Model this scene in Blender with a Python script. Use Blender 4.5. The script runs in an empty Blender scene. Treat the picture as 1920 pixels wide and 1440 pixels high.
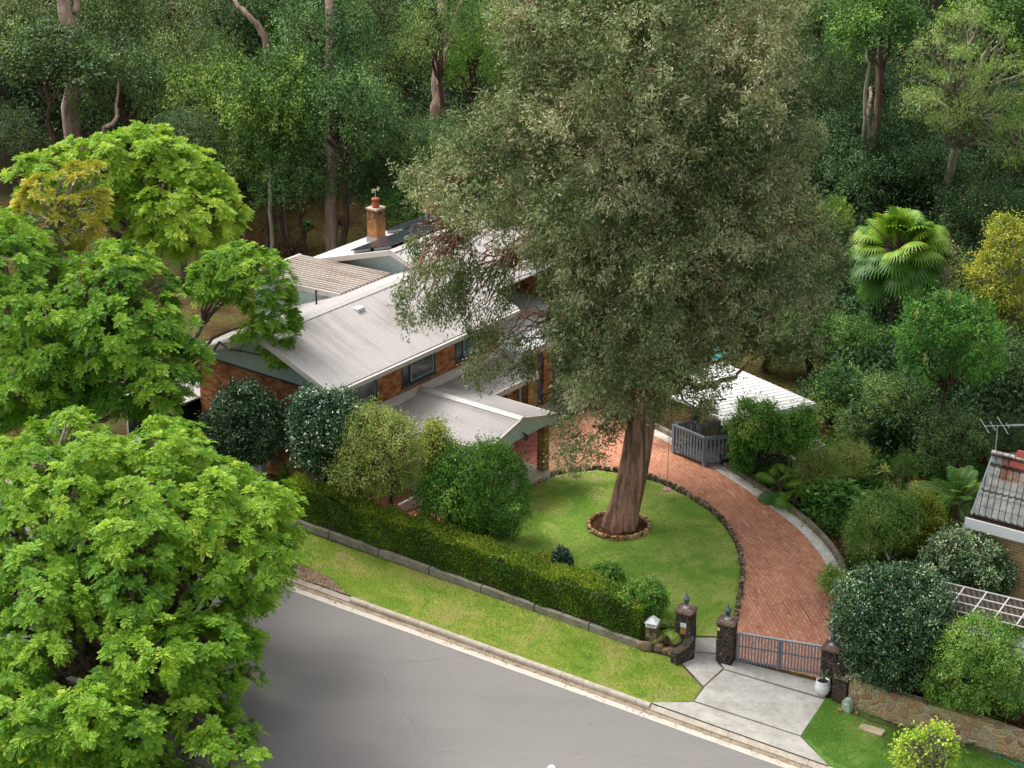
import bpy, math, random
import numpy as np
from mathutils import Vector
from mathutils.geometry import delaunay_2d_cdt

# ---------------------------------------------------------------- camera, world, sun, exposure
SC = bpy.context.scene
COL = SC.collection
F_PX, PITCH, CAM_H = 3883.0, math.radians(22), 31.0
cam = bpy.data.objects.new('camera', bpy.data.cameras.new('camera'))
COL.objects.link(cam); SC.camera = cam
cam.location = (0, 0, CAM_H); cam.rotation_euler = (math.radians(90)-PITCH, 0, 0)
cam.data.sensor_width = 36; cam.data.lens = 36*F_PX/1920; cam.data.clip_end = 3000; cam.data.clip_start = 1

SUN_EL, SUN_AZ = math.radians(58), math.radians(-58)      # azimuth measured from +Y towards +X
W = bpy.data.worlds.new('World'); SC.world = W; W.use_nodes = True
nt = W.node_tree; bg = nt.nodes['Background']
sky = nt.nodes.new('ShaderNodeTexSky'); sky.sky_type = 'NISHITA'; sky.sun_disc = False
sky.sun_elevation = SUN_EL; sky.sun_rotation = SUN_AZ
sky.air_density = 1.0; sky.dust_density = 4.0; sky.ozone_density = 1.0
hs = nt.nodes.new('ShaderNodeHueSaturation'); hs.inputs['Saturation'].default_value = 0.22
nt.links.new(sky.outputs[0], hs.inputs['Color']); nt.links.new(hs.outputs[0], bg.inputs[0])
bg.inputs[1].default_value = 0.15
sl = bpy.data.lights.new('sun', 'SUN'); sl.energy = 1.2; sl.angle = math.radians(26); sl.color = (1, .965, .91)
so = bpy.data.objects.new('sun', sl); COL.objects.link(so)
sd = Vector((math.sin(SUN_AZ)*math.cos(SUN_EL), math.cos(SUN_AZ)*math.cos(SUN_EL), math.sin(SUN_EL)))
so.rotation_euler = sd.to_track_quat('Z', 'Y').to_euler(); so.location = (0, 0, 80)
SC.view_settings.view_transform = 'Standard'; SC.view_settings.look = 'None'
SC.view_settings.exposure = 1.05; SC.view_settings.gamma = 1
try:
    SC.cycles.max_bounces = 5; SC.cycles.transparent_max_bounces = 4; SC.cycles.diffuse_bounces = 3
    SC.cycles.glossy_bounces = 2; SC.cycles.transmission_bounces = 3
except Exception: pass

# ---------------------------------------------------------------- maths
cp, sp = math.cos(PITCH), math.sin(PITCH)
FW = np.array([0, cp, -sp]); UPV = np.array([0, sp, cp]); CAMP = np.array([0, 0, CAM_H])
def ray(x, y): return FW*F_PX + np.array([1., 0, 0])*(x-960) - UPV*(y-720)
def at(x, y, z=0.):
    d = ray(x, y); return CAMP + d*(z-CAM_H)/d[2]
def atdep(x, y, dep):
    d = ray(x, y); return CAMP + d*dep/d[1]
def sstep(t): t = np.clip(t, 0, 1); return t*t*(3-2*t)
SN = np.array([.4606, .8876]); SN = SN/np.linalg.norm(SN); KD = 47.58
def T(s): return -.1*np.clip(np.asarray(s, float)+18.0, -24, 14)
def G(x, y):
    x = np.asarray(x, float); y = np.asarray(y, float)
    d = x*SN[0]+y*SN[1]
    t = T(x*SN[1]-y*SN[0]); b = sstep((d-51.3)/4.6); z = t*(1-b)+.98*b
    q = y-84+np.where(x > 0, -.12*x, .05*x)
    z = z + .32*(np.where(q > 0, q, 0)**2/(np.abs(q)+4))
    return z
def Gmesh(x, y):
    d = np.asarray(x)*SN[0]+np.asarray(y)*SN[1]; return G(x, y)-np.where(d < KD+.75, .4, 0)
def gp(px, py, off=0.):
    d = ray(px, py); d = d/d[1]
    ys = np.arange(30, 400, .5); P = CAMP[None]+d[None]*ys[:, None]
    hgt = P[:, 2]-G(P[:, 0], P[:, 1])-off
    i = int(np.argmax(hgt < 0)); a, b = ys[i-1], ys[i]
    for _ in range(20):
        m = (a+b)/2; p = CAMP+d*m
        if p[2]-float(G(p[0], p[1]))-off > 0: a = m
        else: b = m
    return CAMP+d*a
HO = np.array([-5.73, 62.8, 0]); HU = np.array([.606, .796, 0])/math.hypot(.606, .796); HV = np.array([-HU[1], HU[0], 0])
HANG = math.atan2(HU[1], HU[0])
def hw(u, v, z=0.): return HO+HU*u+HV*v+np.array([0, 0, z])

# ---------------------------------------------------------------- object helpers
def tag(o, label=None, cat=None, group=None, kind=None):
    if label: o['label'] = label
    if cat: o['category'] = cat
    if group: o['group'] = group
    if kind: o['kind'] = kind
    return o
def empty(name, loc=(0, 0, 0), rz=0, label=None, cat=None, group=None):
    o = bpy.data.objects.new(name, None); COL.objects.link(o)
    o.location = loc; o.rotation_euler = (0, 0, rz); o.empty_display_size = .2
    return tag(o, label, cat, group)
class MB:
    def __init__(s): s.v = []; s.f = []; s.t = []; s.n = 0; s.mi = []
    def add(s, v, f, t=.5, m=0):
        v = np.asarray(v, float).reshape(-1, 3)
        s.v.append(v); s.t.append(np.full(len(v), t, float) if np.isscalar(t) else np.asarray(t, float))
        if isinstance(f, np.ndarray):
            s.f.append(f+s.n)
        else:
            s.f.append([tuple(i+s.n for i in q) for q in f])
        s.mi.append((sum(1 for _ in f) if not isinstance(f, np.ndarray) else len(f), m)); s.n += len(v)
    def box(s, x0, x1, y0, y1, z0, z1, m=0):
        v = [(x0,y0,z0),(x1,y0,z0),(x1,y1,z0),(x0,y1,z0),(x0,y0,z1),(x1,y0,z1),(x1,y1,z1),(x0,y1,z1)]
        s.add(v, [(3,2,1,0),(4,5,6,7),(0,1,5,4),(1,2,6,5),(2,3,7,6),(3,0,4,7)], m=m)
    def prism(s, pts, ext, m=0):
        n = len(pts); a = np.array(pts, float); b = a+np.array(ext, float)
        f = [tuple(range(n))[::-1], tuple(range(n, 2*n))]+[(i, (i+1) % n, n+(i+1) % n, n+i) for i in range(n)]
        s.add(np.vstack([a, b]), f, m=m)
    def slab(s, a, b, c, d, th, m=0):      # quad a b c d with thickness th downwards
        s.prism([a, b, c, d], (0, 0, -th), m)
    def tube(s, path, rad, n=8, cap=True, m=0, t=.5, wob=None):
        P = np.asarray(path, float); k = len(P); R = np.broadcast_to(np.asarray(rad, float), (k,))
        T = np.gradient(P, axis=0); T /= np.linalg.norm(T, axis=1)[:, None]+1e-9
        ref = np.array([1., .1, 0]) if abs(T[0][2]) > .7 else np.array([0, 0, 1.])
        A = np.cross(T, ref); A /= np.linalg.norm(A, axis=1)[:, None]+1e-9; B = np.cross(T, A)
        th = np.linspace(0, 2*math.pi, n, endpoint=False)
        rr = np.ones((k, n)) if wob is None else wob(th, np.linspace(0, 1, k))
        V = P[:, None]+(R[:, None]*rr)[..., None]*(A[:, None]*np.cos(th)[None, :, None]+B[:, None]*np.sin(th)[None, :, None])
        i = np.arange(k-1)[:, None]*n; j = np.arange(n)[None]
        q = np.stack([i+j, i+(j+1) % n, i+n+(j+1) % n, i+n+j], -1).reshape(-1, 4)
        s.add(V.reshape(-1, 3), q, t, m)
        if cap:
            s.add(V[0], [tuple(range(n))], t, m); s.add(V[-1], [tuple(range(n))[::-1]], t, m)
    def lathe(s, prof, n=16, c=(0, 0), m=0):
        th = np.linspace(0, 2*math.pi, n, endpoint=False); k = len(prof)
        V = np.array([[(c[0]+r*math.cos(a), c[1]+r*math.sin(a), z) for a in th] for r, z in prof])
        i = np.arange(k-1)[:, None]*n; j = np.arange(n)[None]
        q = np.stack([i+j, i+(j+1) % n, i+n+(j+1) % n, i+n+j], -1).reshape(-1, 4)
        s.add(V.reshape(-1, 3), q, m=m)
    def build(s, name, mat, parent=None, smooth=False, shift=None, label=None, cat=None, group=None, kind=None):
        V = np.vstack(s.v)
        if shift is not None: V = V-np.asarray(shift)
        me = bpy.data.meshes.new(name)
        flat = []; tot = []
        for f in s.f:
            if isinstance(f, np.ndarray): flat.append(f.reshape(-1)); tot.append(np.full(len(f), f.shape[1]))
            else:
                flat.append(np.array([i for q in f for i in q])); tot.append(np.array([len(q) for q in f]))
        flat = np.concatenate(flat).astype(np.int32); tot = np.concatenate(tot).astype(np.int32)
        st = np.concatenate([[0], np.cumsum(tot)[:-1]]).astype(np.int32)
        me.vertices.add(len(V)); me.vertices.foreach_set('co', V.astype(np.float32).reshape(-1))
        me.loops.add(len(flat)); me.loops.foreach_set('vertex_index', flat)
        me.polygons.add(len(tot)); me.polygons.foreach_set('loop_start', st)
        me.update(calc_edges=True); me.validate()
        a = me.attributes.new('tint', 'FLOAT', 'POINT'); a.data.foreach_set('value', np.concatenate(s.t).astype(np.float32))
        for mm in (mat if isinstance(mat, (list, tuple)) else [mat]): me.materials.append(mm)
        mi = np.concatenate([np.full(c, m, np.int32) for c, m in s.mi])
        if mi.any() and len(mi) == len(me.polygons): me.polygons.foreach_set('material_index', mi)
        me.polygons.foreach_set('use_smooth', np.full(len(me.polygons), bool(smooth)))
        o = bpy.data.objects.new(name, me); COL.objects.link(o)
        if parent is not None: o.parent = parent
        return tag(o, label, cat, group, kind)
def copytree(o, parent=None):
    c = o.copy(); COL.objects.link(c)
    if parent is not None: c.parent = parent
    for ch in list(o.children): copytree(ch, c)
    return c

# ---------------------------------------------------------------- materials
def rgb(h):
    if isinstance(h, str):
        c = [int(h[i:i+2], 16)/255 for i in (0, 2, 4)]
        return tuple((x/12.92 if x <= .04045 else ((x+.055)/1.055)**2.4) for x in c)+(1,)
    return tuple(h)+(1,) if len(h) == 3 else tuple(h)
class M:
    def __init__(s, name, rough=.8, spec=.3):
        s.m = bpy.data.materials.new(name); s.m.use_nodes = True; s.t = s.m.node_tree
        s.b = s.t.nodes['Principled BSDF']; s.b.inputs['Roughness'].default_value = rough
        s.b.inputs['Specular IOR Level'].default_value = spec
    def n(s, typ, **kw):
        nd = s.t.nodes.new('ShaderNode'+typ)
        for k, v in kw.items():
            if k.startswith('_'): setattr(nd, k[1:], v)
            else:
                key = int(k[1:]) if k[0] == 'i' and k[1:].isdigit() else k.replace('__', ' ')
                if hasattr(v, 'is_linked'): s.t.links.new(v, nd.inputs[key])
                else: nd.inputs[key].default_value = v
        return nd
    def co(s, which='Object'): return s.n('TexCoord').outputs[which]
    def noise(s, scale, vec=None, det=4, rough=.55, dist=0):
        return s.n('TexNoise', Vector=vec if vec is not None else s.co(), Scale=scale, Detail=det, Roughness=rough, Distortion=dist).outputs[0]
    def map(s, vec, scale=(1, 1, 1), rot=(0, 0, 0), loc=(0, 0, 0)):
        return s.n('Mapping', Vector=vec, Scale=scale, Rotation=rot, Location=loc).outputs[0]
    def ramp(s, fac, stops):
        r = s.t.nodes.new('ShaderNodeValToRGB'); s.t.links.new(fac, r.inputs[0])
        while len(r.color_ramp.elements) < len(stops): r.color_ramp.elements.new(.5)
        for e, (p, c) in zip(r.color_ramp.elements, stops): e.position = p; e.color = rgb(c)
        return r.outputs[0]
    def mix(s, a, b, fac, mode='MIX'):
        nd = s.t.nodes.new('ShaderNodeMixRGB'); nd.blend_type = mode
        for v, k in ((fac, 0), (a, 1), (b, 2)):
            if hasattr(v, 'is_linked'): s.t.links.new(v, nd.inputs[k])
            elif k == 0: nd.inputs[0].default_value = v
            else: nd.inputs[k].default_value = rgb(v)
        return nd.outputs[0]
    def math(s, op, a, b=0.):
        nd = s.t.nodes.new('ShaderNodeMath'); nd.operation = op
        for v, k in ((a, 0), (b, 1)):
            if hasattr(v, 'is_linked'): s.t.links.new(v, nd.inputs[k])
            else: nd.inputs[k].default_value = v
        return nd.outputs[0]
    def color(s, c):
        if hasattr(c, 'is_linked'): s.t.links.new(c, s.b.inputs['Base Color'])
        else: s.b.inputs['Base Color'].default_value = rgb(c)
        return s
    def bump(s, h, strength=.4, dist=.02):
        nd = s.n('Bump', Strength=strength, Distance=dist, Height=h); s.t.links.new(nd.outputs[0], s.b.inputs['Normal']); return s
    def rough(s, v): s.t.links.new(v, s.b.inputs['Roughness']); return s

def foliage(name, stops, trans=.25, rough=.5, spec=.35):
    m = M(name, rough, spec)
    a = m.n('Attribute', _attribute_name='tint').outputs['Fac']
    c = m.ramp(a, stops)
    c = m.mix(c, m.n('ObjectInfo').outputs['Color'], 1, 'MULTIPLY')
    m.color(c)
    tr = m.n('BsdfTranslucent', Color=m.mix(c, (1.15, 1.1, .5), 1, 'MULTIPLY'))
    mx = m.n('MixShader', Fac=trans); m.t.links.new(m.b.outputs[0], mx.inputs[1]); m.t.links.new(tr.outputs[0], mx.inputs[2])
    m.t.links.new(mx.outputs[0], m.t.nodes['Material Output'].inputs[0])
    return m.m
def plain(name, c, rough=.6, spec=.3, var=.12, sc=3, metal=0):
    m = M(name, rough, spec); c = rgb(c)
    n = m.noise(sc, det=6)
    lo = tuple(x*(1-var*1.6) for x in c[:3]); hi = tuple(min(1, x*(1+var)) for x in c[:3])
    m.color(m.ramp(n, [(.3, lo), (.7, hi)])); m.b.inputs['Metallic'].default_value = metal
    return m.m
def bark(name, stops, sc=9, stretch=.12, strength=.8):
    m = M(name, .95, .1); v = m.map(m.co(), (1, 1, stretch))
    n = m.noise(sc, v, 6, .65); n2 = m.noise(1.3, m.map(m.co(), (1, 1, .35)), 3)
    m.color(m.mix(m.ramp(n, stops), m.ramp(n2, [(.35, (.55, .55, .55)), (.65, (1.2, 1.1, 1.0))]), .8, 'MULTIPLY'))
    m.bump(n, strength, .06); return m.m
MT = {}
def brickmat(name, c1, c2, mort, bw=.24, bh=.086, ms=.011, blot='8a5a3a', planar=False, rot=0.):
    m = M(name, .9, .15); c = m.co()
    if planar: v = m.map(c, rot=(0, 0, rot))
    else:
        s = m.n('SeparateXYZ', i0=c); xy = m.math('ADD', s.outputs[0], s.outputs[1])
        v = m.n('CombineXYZ', i0=xy, i1=s.outputs[2]).outputs[0]
    b = m.n('TexBrick', Vector=v, Color1=rgb(c1), Color2=rgb(c2), Mortar=rgb(mort), Scale=1, Brick__Width=bw, Row__Height=bh)
    b.inputs['Mortar Size'].default_value = ms; b.inputs['Mortar Smooth'].default_value = .3; b.inputs['Bias'].default_value = -.1
    return m, v, b
m, v, b = brickmat('house_brick', 'bd8052', '834c30', '967e68', .25, .086)
n = m.noise(2.2, m.map(v, (1, 2.6, 1)), 3)
sn = m.n('TexWhiteNoise', Vector=m.n('VectorMath', _operation='FLOOR', i0=m.map(v, (4.2, 11.6, 1))).outputs[0]).outputs[0]
c = m.mix(b.outputs[0], m.ramp(sn, [(.15, (.62, .55, .5)), (.5, (1, 1, 1)), (.9, (1.28, 1.22, 1.15))]), .75, 'MULTIPLY')
c = m.mix(c, m.ramp(n, [(.35, (.8, .74, .7)), (.6, (1.15, 1.1, 1.05))]), .8, 'MULTIPLY')
m.color(c); m.bump(b.outputs[1], -.4, .01); MT['brick'] = m.m
m, v, b = brickmat('chimney_brick', 'c98a4e', 'a8683a', '9c8468', .23, .08)
z = m.n('SeparateXYZ', i0=m.co()).outputs[2]
soot = m.math('MULTIPLY', m.ramp(m.math('SUBTRACT', z, 6.15), [(0.15, (0, 0, 0)), (.9, (1, 1, 1))]), m.ramp(m.noise(7), [(.35, (.2, .2, .2)), (.6, (1, 1, 1))]))
m.color(m.mix(b.outputs[0], '3c3330', soot)); MT['chimney'] = m.m
m, v, b = brickmat('neighbour_brick', 'c2a074', 'a5835c', 'd2bfa0', .26, .095, .013); m.color(b.outputs[0]); MT['nbrick'] = m.m
m, v, b = brickmat('sandstone_column', 'b99d6c', '8a7048', '7c6a4c', .4, .17, .014)
m.color(m.mix(b.outputs[0], m.ramp(m.noise(5), [(.3, (.7, .66, .6)), (.7, (1.15, 1.1, 1))]), 1, 'MULTIPLY')); MT['sandstone'] = m.m
# pavers
m, v, b = brickmat('brick_paving', 'cc987e', 'bd8468', '966c58', .23, .23/2, .009, planar=True, rot=1.27)
b.inputs['Bias'].default_value = 0
big = m.noise(.35, det=5); mid = m.noise(3, m.map(m.co(), (1, .35, 1), (0, 0, .9)), 5)
c = m.mix(b.outputs[0], m.ramp(big, [(.3, (.82, .78, .78)), (.7, (1.18, 1.12, 1.06))]), 1, 'MULTIPLY')
c = m.mix(c, m.ramp(mid, [(.3, (.84, .82, .8)), (.62, (1.1, 1.1, 1.08))]), .8, 'MULTIPLY')
# worn pale and dark joint lines of the larger setting-out courses
b2 = m.n('TexBrick', Vector=v, Color1=rgb((0, 0, 0)), Color2=rgb((0, 0, 0)), Mortar=rgb((1, 1, 1)), Scale=1, Brick__Width=3.7, Row__Height=.46); b2.inputs['Mortar Size'].default_value = .016
ln = m.math('MULTIPLY', b2.outputs[0], m.ramp(m.noise(1.7, det=3), [(.5, (0, 0, 0)), (.58, (1, 1, 1))]))
c = m.mix(c, 'd8bfa6', m.math('MULTIPLY', ln, .8))
ln2 = m.math('MULTIPLY', b2.outputs[0], m.ramp(m.noise(1.1, m.map(m.co(), loc=(7, 3, 0)), 3), [(.54, (0, 0, 0)), (.62, (1, 1, 1))]))
c = m.mix(c, '4c2c1e', m.math('MULTIPLY', ln2, .75))
stain = m.ramp(m.noise(1.2, m.map(m.co(), (1, 1, 1), loc=(3, 9, 0)), 6, .7), [(.6, (0, 0, 0)), (.72, (1, 1, 1))])
c = m.mix(c, '6b4a38', m.math('MULTIPLY', stain, .55))
m.color(c); m.bump(b.outputs[1], -.3, .01); MT['paver'] = m.m
m, v, b = brickmat('herringbone_paving', 'b8766a', '9c584c', '77504a', .24, .12, .01, planar=True, rot=-HANG)
m.color(m.mix(b.outputs[0], m.ramp(m.noise(2), [(.3, (.8, .8, .8)), (.7, (1.15, 1.1, 1.1))]), 1, 'MULTIPLY')); MT['paver2'] = m.m

def lawn(name, a, b, c, d, s1=.5):
    m = M(name, 1, .05)
    n1 = m.noise(s1, det=5, rough=.6, dist=.6); n2 = m.noise(9, det=5, rough=.7); n3 = m.noise(60, det=2)
    x = m.math('ADD', m.math('MULTIPLY', n1, .72), m.math('MULTIPLY', n2, .28))
    col = m.ramp(x, [(.34, a), (.46, b), (.55, c), (.66, d)])
    col = m.mix(col, m.ramp(n3, [(.3, (.6, .62, .6)), (.7, (1.3, 1.3, 1.2))]), .9, 'MULTIPLY')
    m.color(col); m.bump(n3, .8, .03); return m.m
MT['lawn'] = lawn('lawn_grass', '628c38', '7c9e42', 'a0ae5c', 'c0b884', .5)
MT['verge'] = lawn('verge_grass', '5c7c2a', '768f36', '90994a', 'a69466', .8)
MT['verge2'] = lawn('mown_grass', '42682a', '527832', '68883e', '8a985a', .8)
# forest floor / grassy slope / mulch
m = M('bush_ground', 1, .05)
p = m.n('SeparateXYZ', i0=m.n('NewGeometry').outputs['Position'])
n1 = m.noise(.25, det=6, rough=.65); n2 = m.noise(6, det=5, rough=.7); n3 = m.noise(22, det=3)
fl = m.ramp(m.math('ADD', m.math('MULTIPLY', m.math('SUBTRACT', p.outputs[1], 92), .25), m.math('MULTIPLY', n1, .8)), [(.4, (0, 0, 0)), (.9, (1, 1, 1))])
g = m.ramp(n1, [(.38, '382b20'), (.47, '50402a'), (.56, '5a5632'), (.68, '4c5830')])
g = m.mix(g, m.ramp(n2, [(.3, (.5, .5, .5)), (.7, (1.35, 1.3, 1.2))]), 1, 'MULTIPLY')
g = m.mix(g, 'b39a78', m.math('MULTIPLY', m.ramp(n3, [(.66, (0, 0, 0)), (.72, (1, 1, 1))]), .5))
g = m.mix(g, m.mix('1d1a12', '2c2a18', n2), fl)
m.color(g); m.bump(n2, .8, .1); MT['ground'] = m.m
m = M('mulch', 1, .05); n2 = m.noise(14, det=6, rough=.75)
m.color(m.ramp(n2, [(.3, '241810'), (.5, '4b3323'), (.66, '7a5b40'), (.78, 'ad9276')])); m.bump(n2, 1, .05); MT['mulch'] = m.m
# asphalt
m = M('asphalt', .92, .2); rot = math.atan2(-SN[0], SN[1])
sv = m.map(m.co(), (.06, .7, 1), (0, 0, -rot)); n1 = m.noise(1, sv, 5, .6); n2 = m.noise(90, det=3); n3 = m.noise(.22, det=4)
x = m.math('ADD', m.math('MULTIPLY', n1, .5), m.math('MULTIPLY', n3, .5))
c = m.ramp(x, [(.3, '7b7774'), (.5, '827e7a'), (.7, '8a8581')])
c = m.mix(c, m.ramp(n2, [(.3, (.74, .74, .74)), (.7, (1.22, 1.22, 1.22))]), .9, 'MULTIPLY')
n4 = m.noise(40, det=4, rough=.8); c = m.mix(c, m.ramp(n4, [(.35, (.84, .84, .84)), (.65, (1.12, 1.12, 1.12))]), 1, 'MULTIPLY')
c = m.mix(c, '5f5a56', m.math('MULTIPLY', m.ramp(m.noise(1, m.map(m.co(), (.5, 3.5, 1), (0, 0, -rot), (2, 1, 0)), 4, .7), [(.6, (0, 0, 0)), (.8, (1, 1, 1))]), .3))
vo = m.n('TexVoronoi', _feature='DISTANCE_TO_EDGE', Scale=.16, Vector=m.mix(m.co(), m.noise(1.5, det=4), .25, 'ADD')).outputs[0]
ck = m.math('MULTIPLY', m.ramp(vo, [(.0, (1, 1, 1)), (.0018, (0, 0, 0))]), m.ramp(m.noise(.3, m.map(m.co(), loc=(5, 2, 0)), 2), [(.5, (0, 0, 0)), (.62, (1, 1, 1))]))
c = m.mix(c, '5c5753', m.math('MULTIPLY', ck, .6))
m.color(c); m.bump(n2, .4, .01); MT['asphalt'] = m.m
def concrete(name, lo, mid, hi, dirt='5f554a', amt=.5, s=1.4):
    m = M(name, .9, .15); n1 = m.noise(s, det=7, rough=.7); n2 = m.noise(35, det=4); n3 = m.noise(5, det=6, rough=.75)
    c = m.ramp(n1, [(.32, lo), (.5, mid), (.66, hi)])
    c = m.mix(c, m.ramp(n2, [(.3, (.8, .8, .8)), (.7, (1.15, 1.15, 1.15))]), .8, 'MULTIPLY')
    c = m.mix(c, dirt, m.math('MULTIPLY', m.ramp(n3, [(.5, (0, 0, 0)), (.66, (1, 1, 1))]), amt))
    m.color(c); m.bump(n2, .3, .01); return m.m
MT['concrete'] = concrete('weathered_concrete', '9a968d', 'aeaaa2', 'bebab1', '868076', .5)
MT['kerb'] = concrete('kerb_concrete', 'a69c8c', 'b5aa9a', 'c2b8a8', '85786a', .45, 4)
MT['gutter'] = concrete('gutter_concrete', 'b8b0a4', 'c6beb2', 'd0c8bc', 'a09380', .3, 5)
MT['gutter_dirty'] = concrete('stained_gutter_concrete', '8d806d', '9a8b77', 'a69882', '6a5d4f', .35, 4)
MT['edgeconc'] = concrete('driveway_edge_concrete', 'bcb9ad', 'd2d0c6', 'dedcd3', '9a9284', .55, 2)
MT['kerbwall'] = concrete('mossy_concrete', '6f6654', '8b8170', 'a09784', '4d4335', .7, 2)
MT['retain'] = concrete('retaining_concrete', '75705f', '8e897a', 'a19c8d', '564632', .6, 1.2)
MT['patio'] = concrete('patio_concrete', 'b9b2a0', 'cdc6b4', 'd8d2c2', 'a59d8b', .3, 1)
MT['joint'] = plain('dark_joint', '5f574c', .95)
MT['litter'] = concrete('littered_concrete', '6a5a4c', '87796a', '9a8c7c', '523c2e', .75, 1.2)
# stones
def stone(name, cols, mort, sc=3.2, edge=.045, stretch=(1, 1, 1), rnd=1.):
    m = M(name, .95, .15); v = m.mix(m.map(m.co(), stretch), m.noise(2.5, det=3), .12, 'ADD')
    a = m.n('TexVoronoi', Scale=sc, Vector=v, Randomness=rnd); e = m.n('TexVoronoi', _feature='DISTANCE_TO_EDGE', Scale=sc, Vector=v, Randomness=rnd).outputs[0]
    wn = m.n('SeparateXYZ', i0=a.outputs['Color']).outputs[0]
    c = m.ramp(wn, [(i/(len(cols)-1), k) for i, k in enumerate(cols)])
    c = m.mix(c, m.ramp(m.noise(14, det=6, rough=.7), [(.3, (.65, .65, .65)), (.7, (1.25, 1.25, 1.2))]), 1, 'MULTIPLY')
    k = m.ramp(e, [(edge*.6, (1, 1, 1)), (edge, (0, 0, 0))])
    m.color(m.mix(c, mort, k)); m.bump(m.math('SUBTRACT', m.math('MINIMUM', e, .12), m.math('MULTIPLY', m.noise(14), .03)), .9, .25); return m.m
MT['crazystone'] = stone('crazy_stone', ['9a7058', 'a8946f', 'b5a17c', '9d9478', 'b8976c', 'aaa795', 'a38262', 'b09d74'], 'c4b59a', 4.0, .035)
MT['darkstone'] = stone('dark_stone_blocks', ['2e2a26', '3f3934', '4a4038', '35322d', '574537', '2a2825'], '6d675c', 5.2, .035, (1, 1, 1.25), .75)
MT['capstone'] = stone('purple_brown_capstone', ['6a5750', '80695f', '5c4a46'], '8d8076', 3, .02)
MT['rubble'] = stone('rubble_stone', ['6a5f4c', '8b8068', '54493a', '9a9076', '776247'], '4d463a', 7.5, .05)
MT['edgestone'] = stone('edging_stone', ['8a7c66', '6b5e4d', 'a69a82', '5b5044', '96876c'], '4a4034', 4.2, .06)
MT['ringstone'] = stone('ring_stone', ['b48e62', 'c9ab80', 'a37c52', 'b9a380'], '57452f', 3, .05)
MT['boulder'] = stone('boulder_stone', ['86705a', '957c60', '6e6055'], '75634f', .9, .01)
# metals, paints
def corr(name, base, dirt, per=.12, line=.18, axis=0, sharp=(.0, .35)):
    m = M(name, .5, .4); n1 = m.noise(1, m.map(m.co(), (3.5, .22, 1)), 5, .6); n2 = m.noise(1, m.map(m.co(), (.35, .35, 1)), 4, .6); n3 = m.noise(18, det=4)
    x = m.math('ADD', m.math('MULTIPLY', n1, .55), m.math('MULTIPLY', n2, .45))
    c = m.ramp(x, [(.38, dirt), (.5, base), (.62, tuple(min(1, q*1.06) for q in rgb(base)[:3]))])
    X = m.n('SeparateXYZ', i0=m.co()).outputs[axis]       # darker line along each profile valley; dirt between the link roof ribs
    sn = m.math('ADD', m.math('MULTIPLY', m.math('SINE', m.math('MULTIPLY', X, 2*math.pi/per)), .5), .5)
    k = m.math('MULTIPLY', m.ramp(sn, [(sharp[0], (1, 1, 1)), (sharp[1], (0, 0, 0))]), line)
    c = m.mix(c, tuple(q*.45 for q in rgb(dirt)[:3]), k)
    m.color(m.mix(c, m.ramp(n3, [(.3, (.93, .93, .93)), (.7, (1.05, 1.05, 1.05))]), 1, 'MULTIPLY')); return m.m
MT['roof'] = corr('cream_roof_metal', 'b8b2ae', 'a59c97', .12, .5)
MT['roofy'] = corr('cream_porch_roof_metal', 'b8b2ae', 'a69e99', .12, .6, 1)
MT['roof2'] = corr('ribbed_roof_metal', 'd0c6bd', 'a8917f', .2, .95, 0, (.25, .6))
MT['roofwhite'] = plain('white_roof_panel', 'dcdad7', .5, .3, .03)
MT['trim'] = plain('cream_trim_paint', 'c4beb6', .5, .4, .04)
MT['gable'] = plain('pale_blue_panel', 'bccdcb', .6, .3, .04)
MT['white'] = plain('white_paint', 'dfe0e0', .5, .4, .04)
MT['doorblue'] = plain('slate_blue_door', '5c6a76', .55, .4, .06)
MT['deckpaint'] = plain('pale_deck_membrane', 'c6cac6', .5, .4, .08, 1.2)
MT['frame'] = plain('dark_window_frame', '3f4a4e', .45, .5, .05)
MT['alu'] = plain('silver_window_frame', 'a3b3b3', .35, .5, .05)
MT['railgrey'] = plain('grey_rail_paint', '84929a', .6, .3, .1, 8)
MT['gategrey'] = plain('blue_grey_gate_paint', '66727e', .5, .4, .06, 8)
MT['darkmetal'] = plain('dark_metal', '3a3d40', .4, .5)
MT['lamp'] = plain('grey_green_lantern', '4f6068', .35, .5)
MT['rust'] = plain('brown_pipe', '5a3a30', .7)
MT['galv'] = plain('galvanised_metal', 'a6abab', .4, .5, .08, 5, .3)
MT['terracotta'] = plain('terracotta', 'a4553c', .8)
MT['cream'] = plain('cream_paint', 'd9cfae', .6)
MT['yellow'] = plain('yellow_plate', 'd8c56a', .6)
MT['signwhite'] = plain('white_sign_plate', 'd6e0e4', .5, .3, .03)
MT['pot'] = plain('white_glazed_pot', 'e4e4e6', .35, .5, .03)
MT['soil'] = plain('potting_soil', '33261b', .95, .1, .4, 30)
MT['blackpot'] = plain('black_plastic_pot', '24262a', .5, .4)
MT['utility'] = plain('pale_green_plastic', '9fae9c', .5, .4, .08)
MT['slabpale'] = plain('pale_slab', 'b8a58c', .9, .1, .12, 6)
MT['hose'] = plain('green_hose_plastic', '2aa080', .4, .5)
MT['pink'] = plain('pink_disc_plastic', 'e3a5ae', .5, .4, .2, 20)
MT['rope'] = plain('pale_rope', 'b8ab92', .9)
MT['redroof'] = plain('red_metal', 'b0584e', .6)
MT['water'] = plain('pool_water', '46b8b4', .1, .5, .08, 2)
MT['ink'] = plain('dark_lettering', '3c4348', .6)
MT['interior'] = plain('dark_interior', '20262a', .9, .1, .3, 1)
m = M('window_glass', .08, .8); m.color(m.ramp(m.noise(1.3, det=3), [(.35, '2c373b'), (.65, '57666a')])); MT['glass'] = m.m
m = M('solar_glass', .25, .6)
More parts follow.
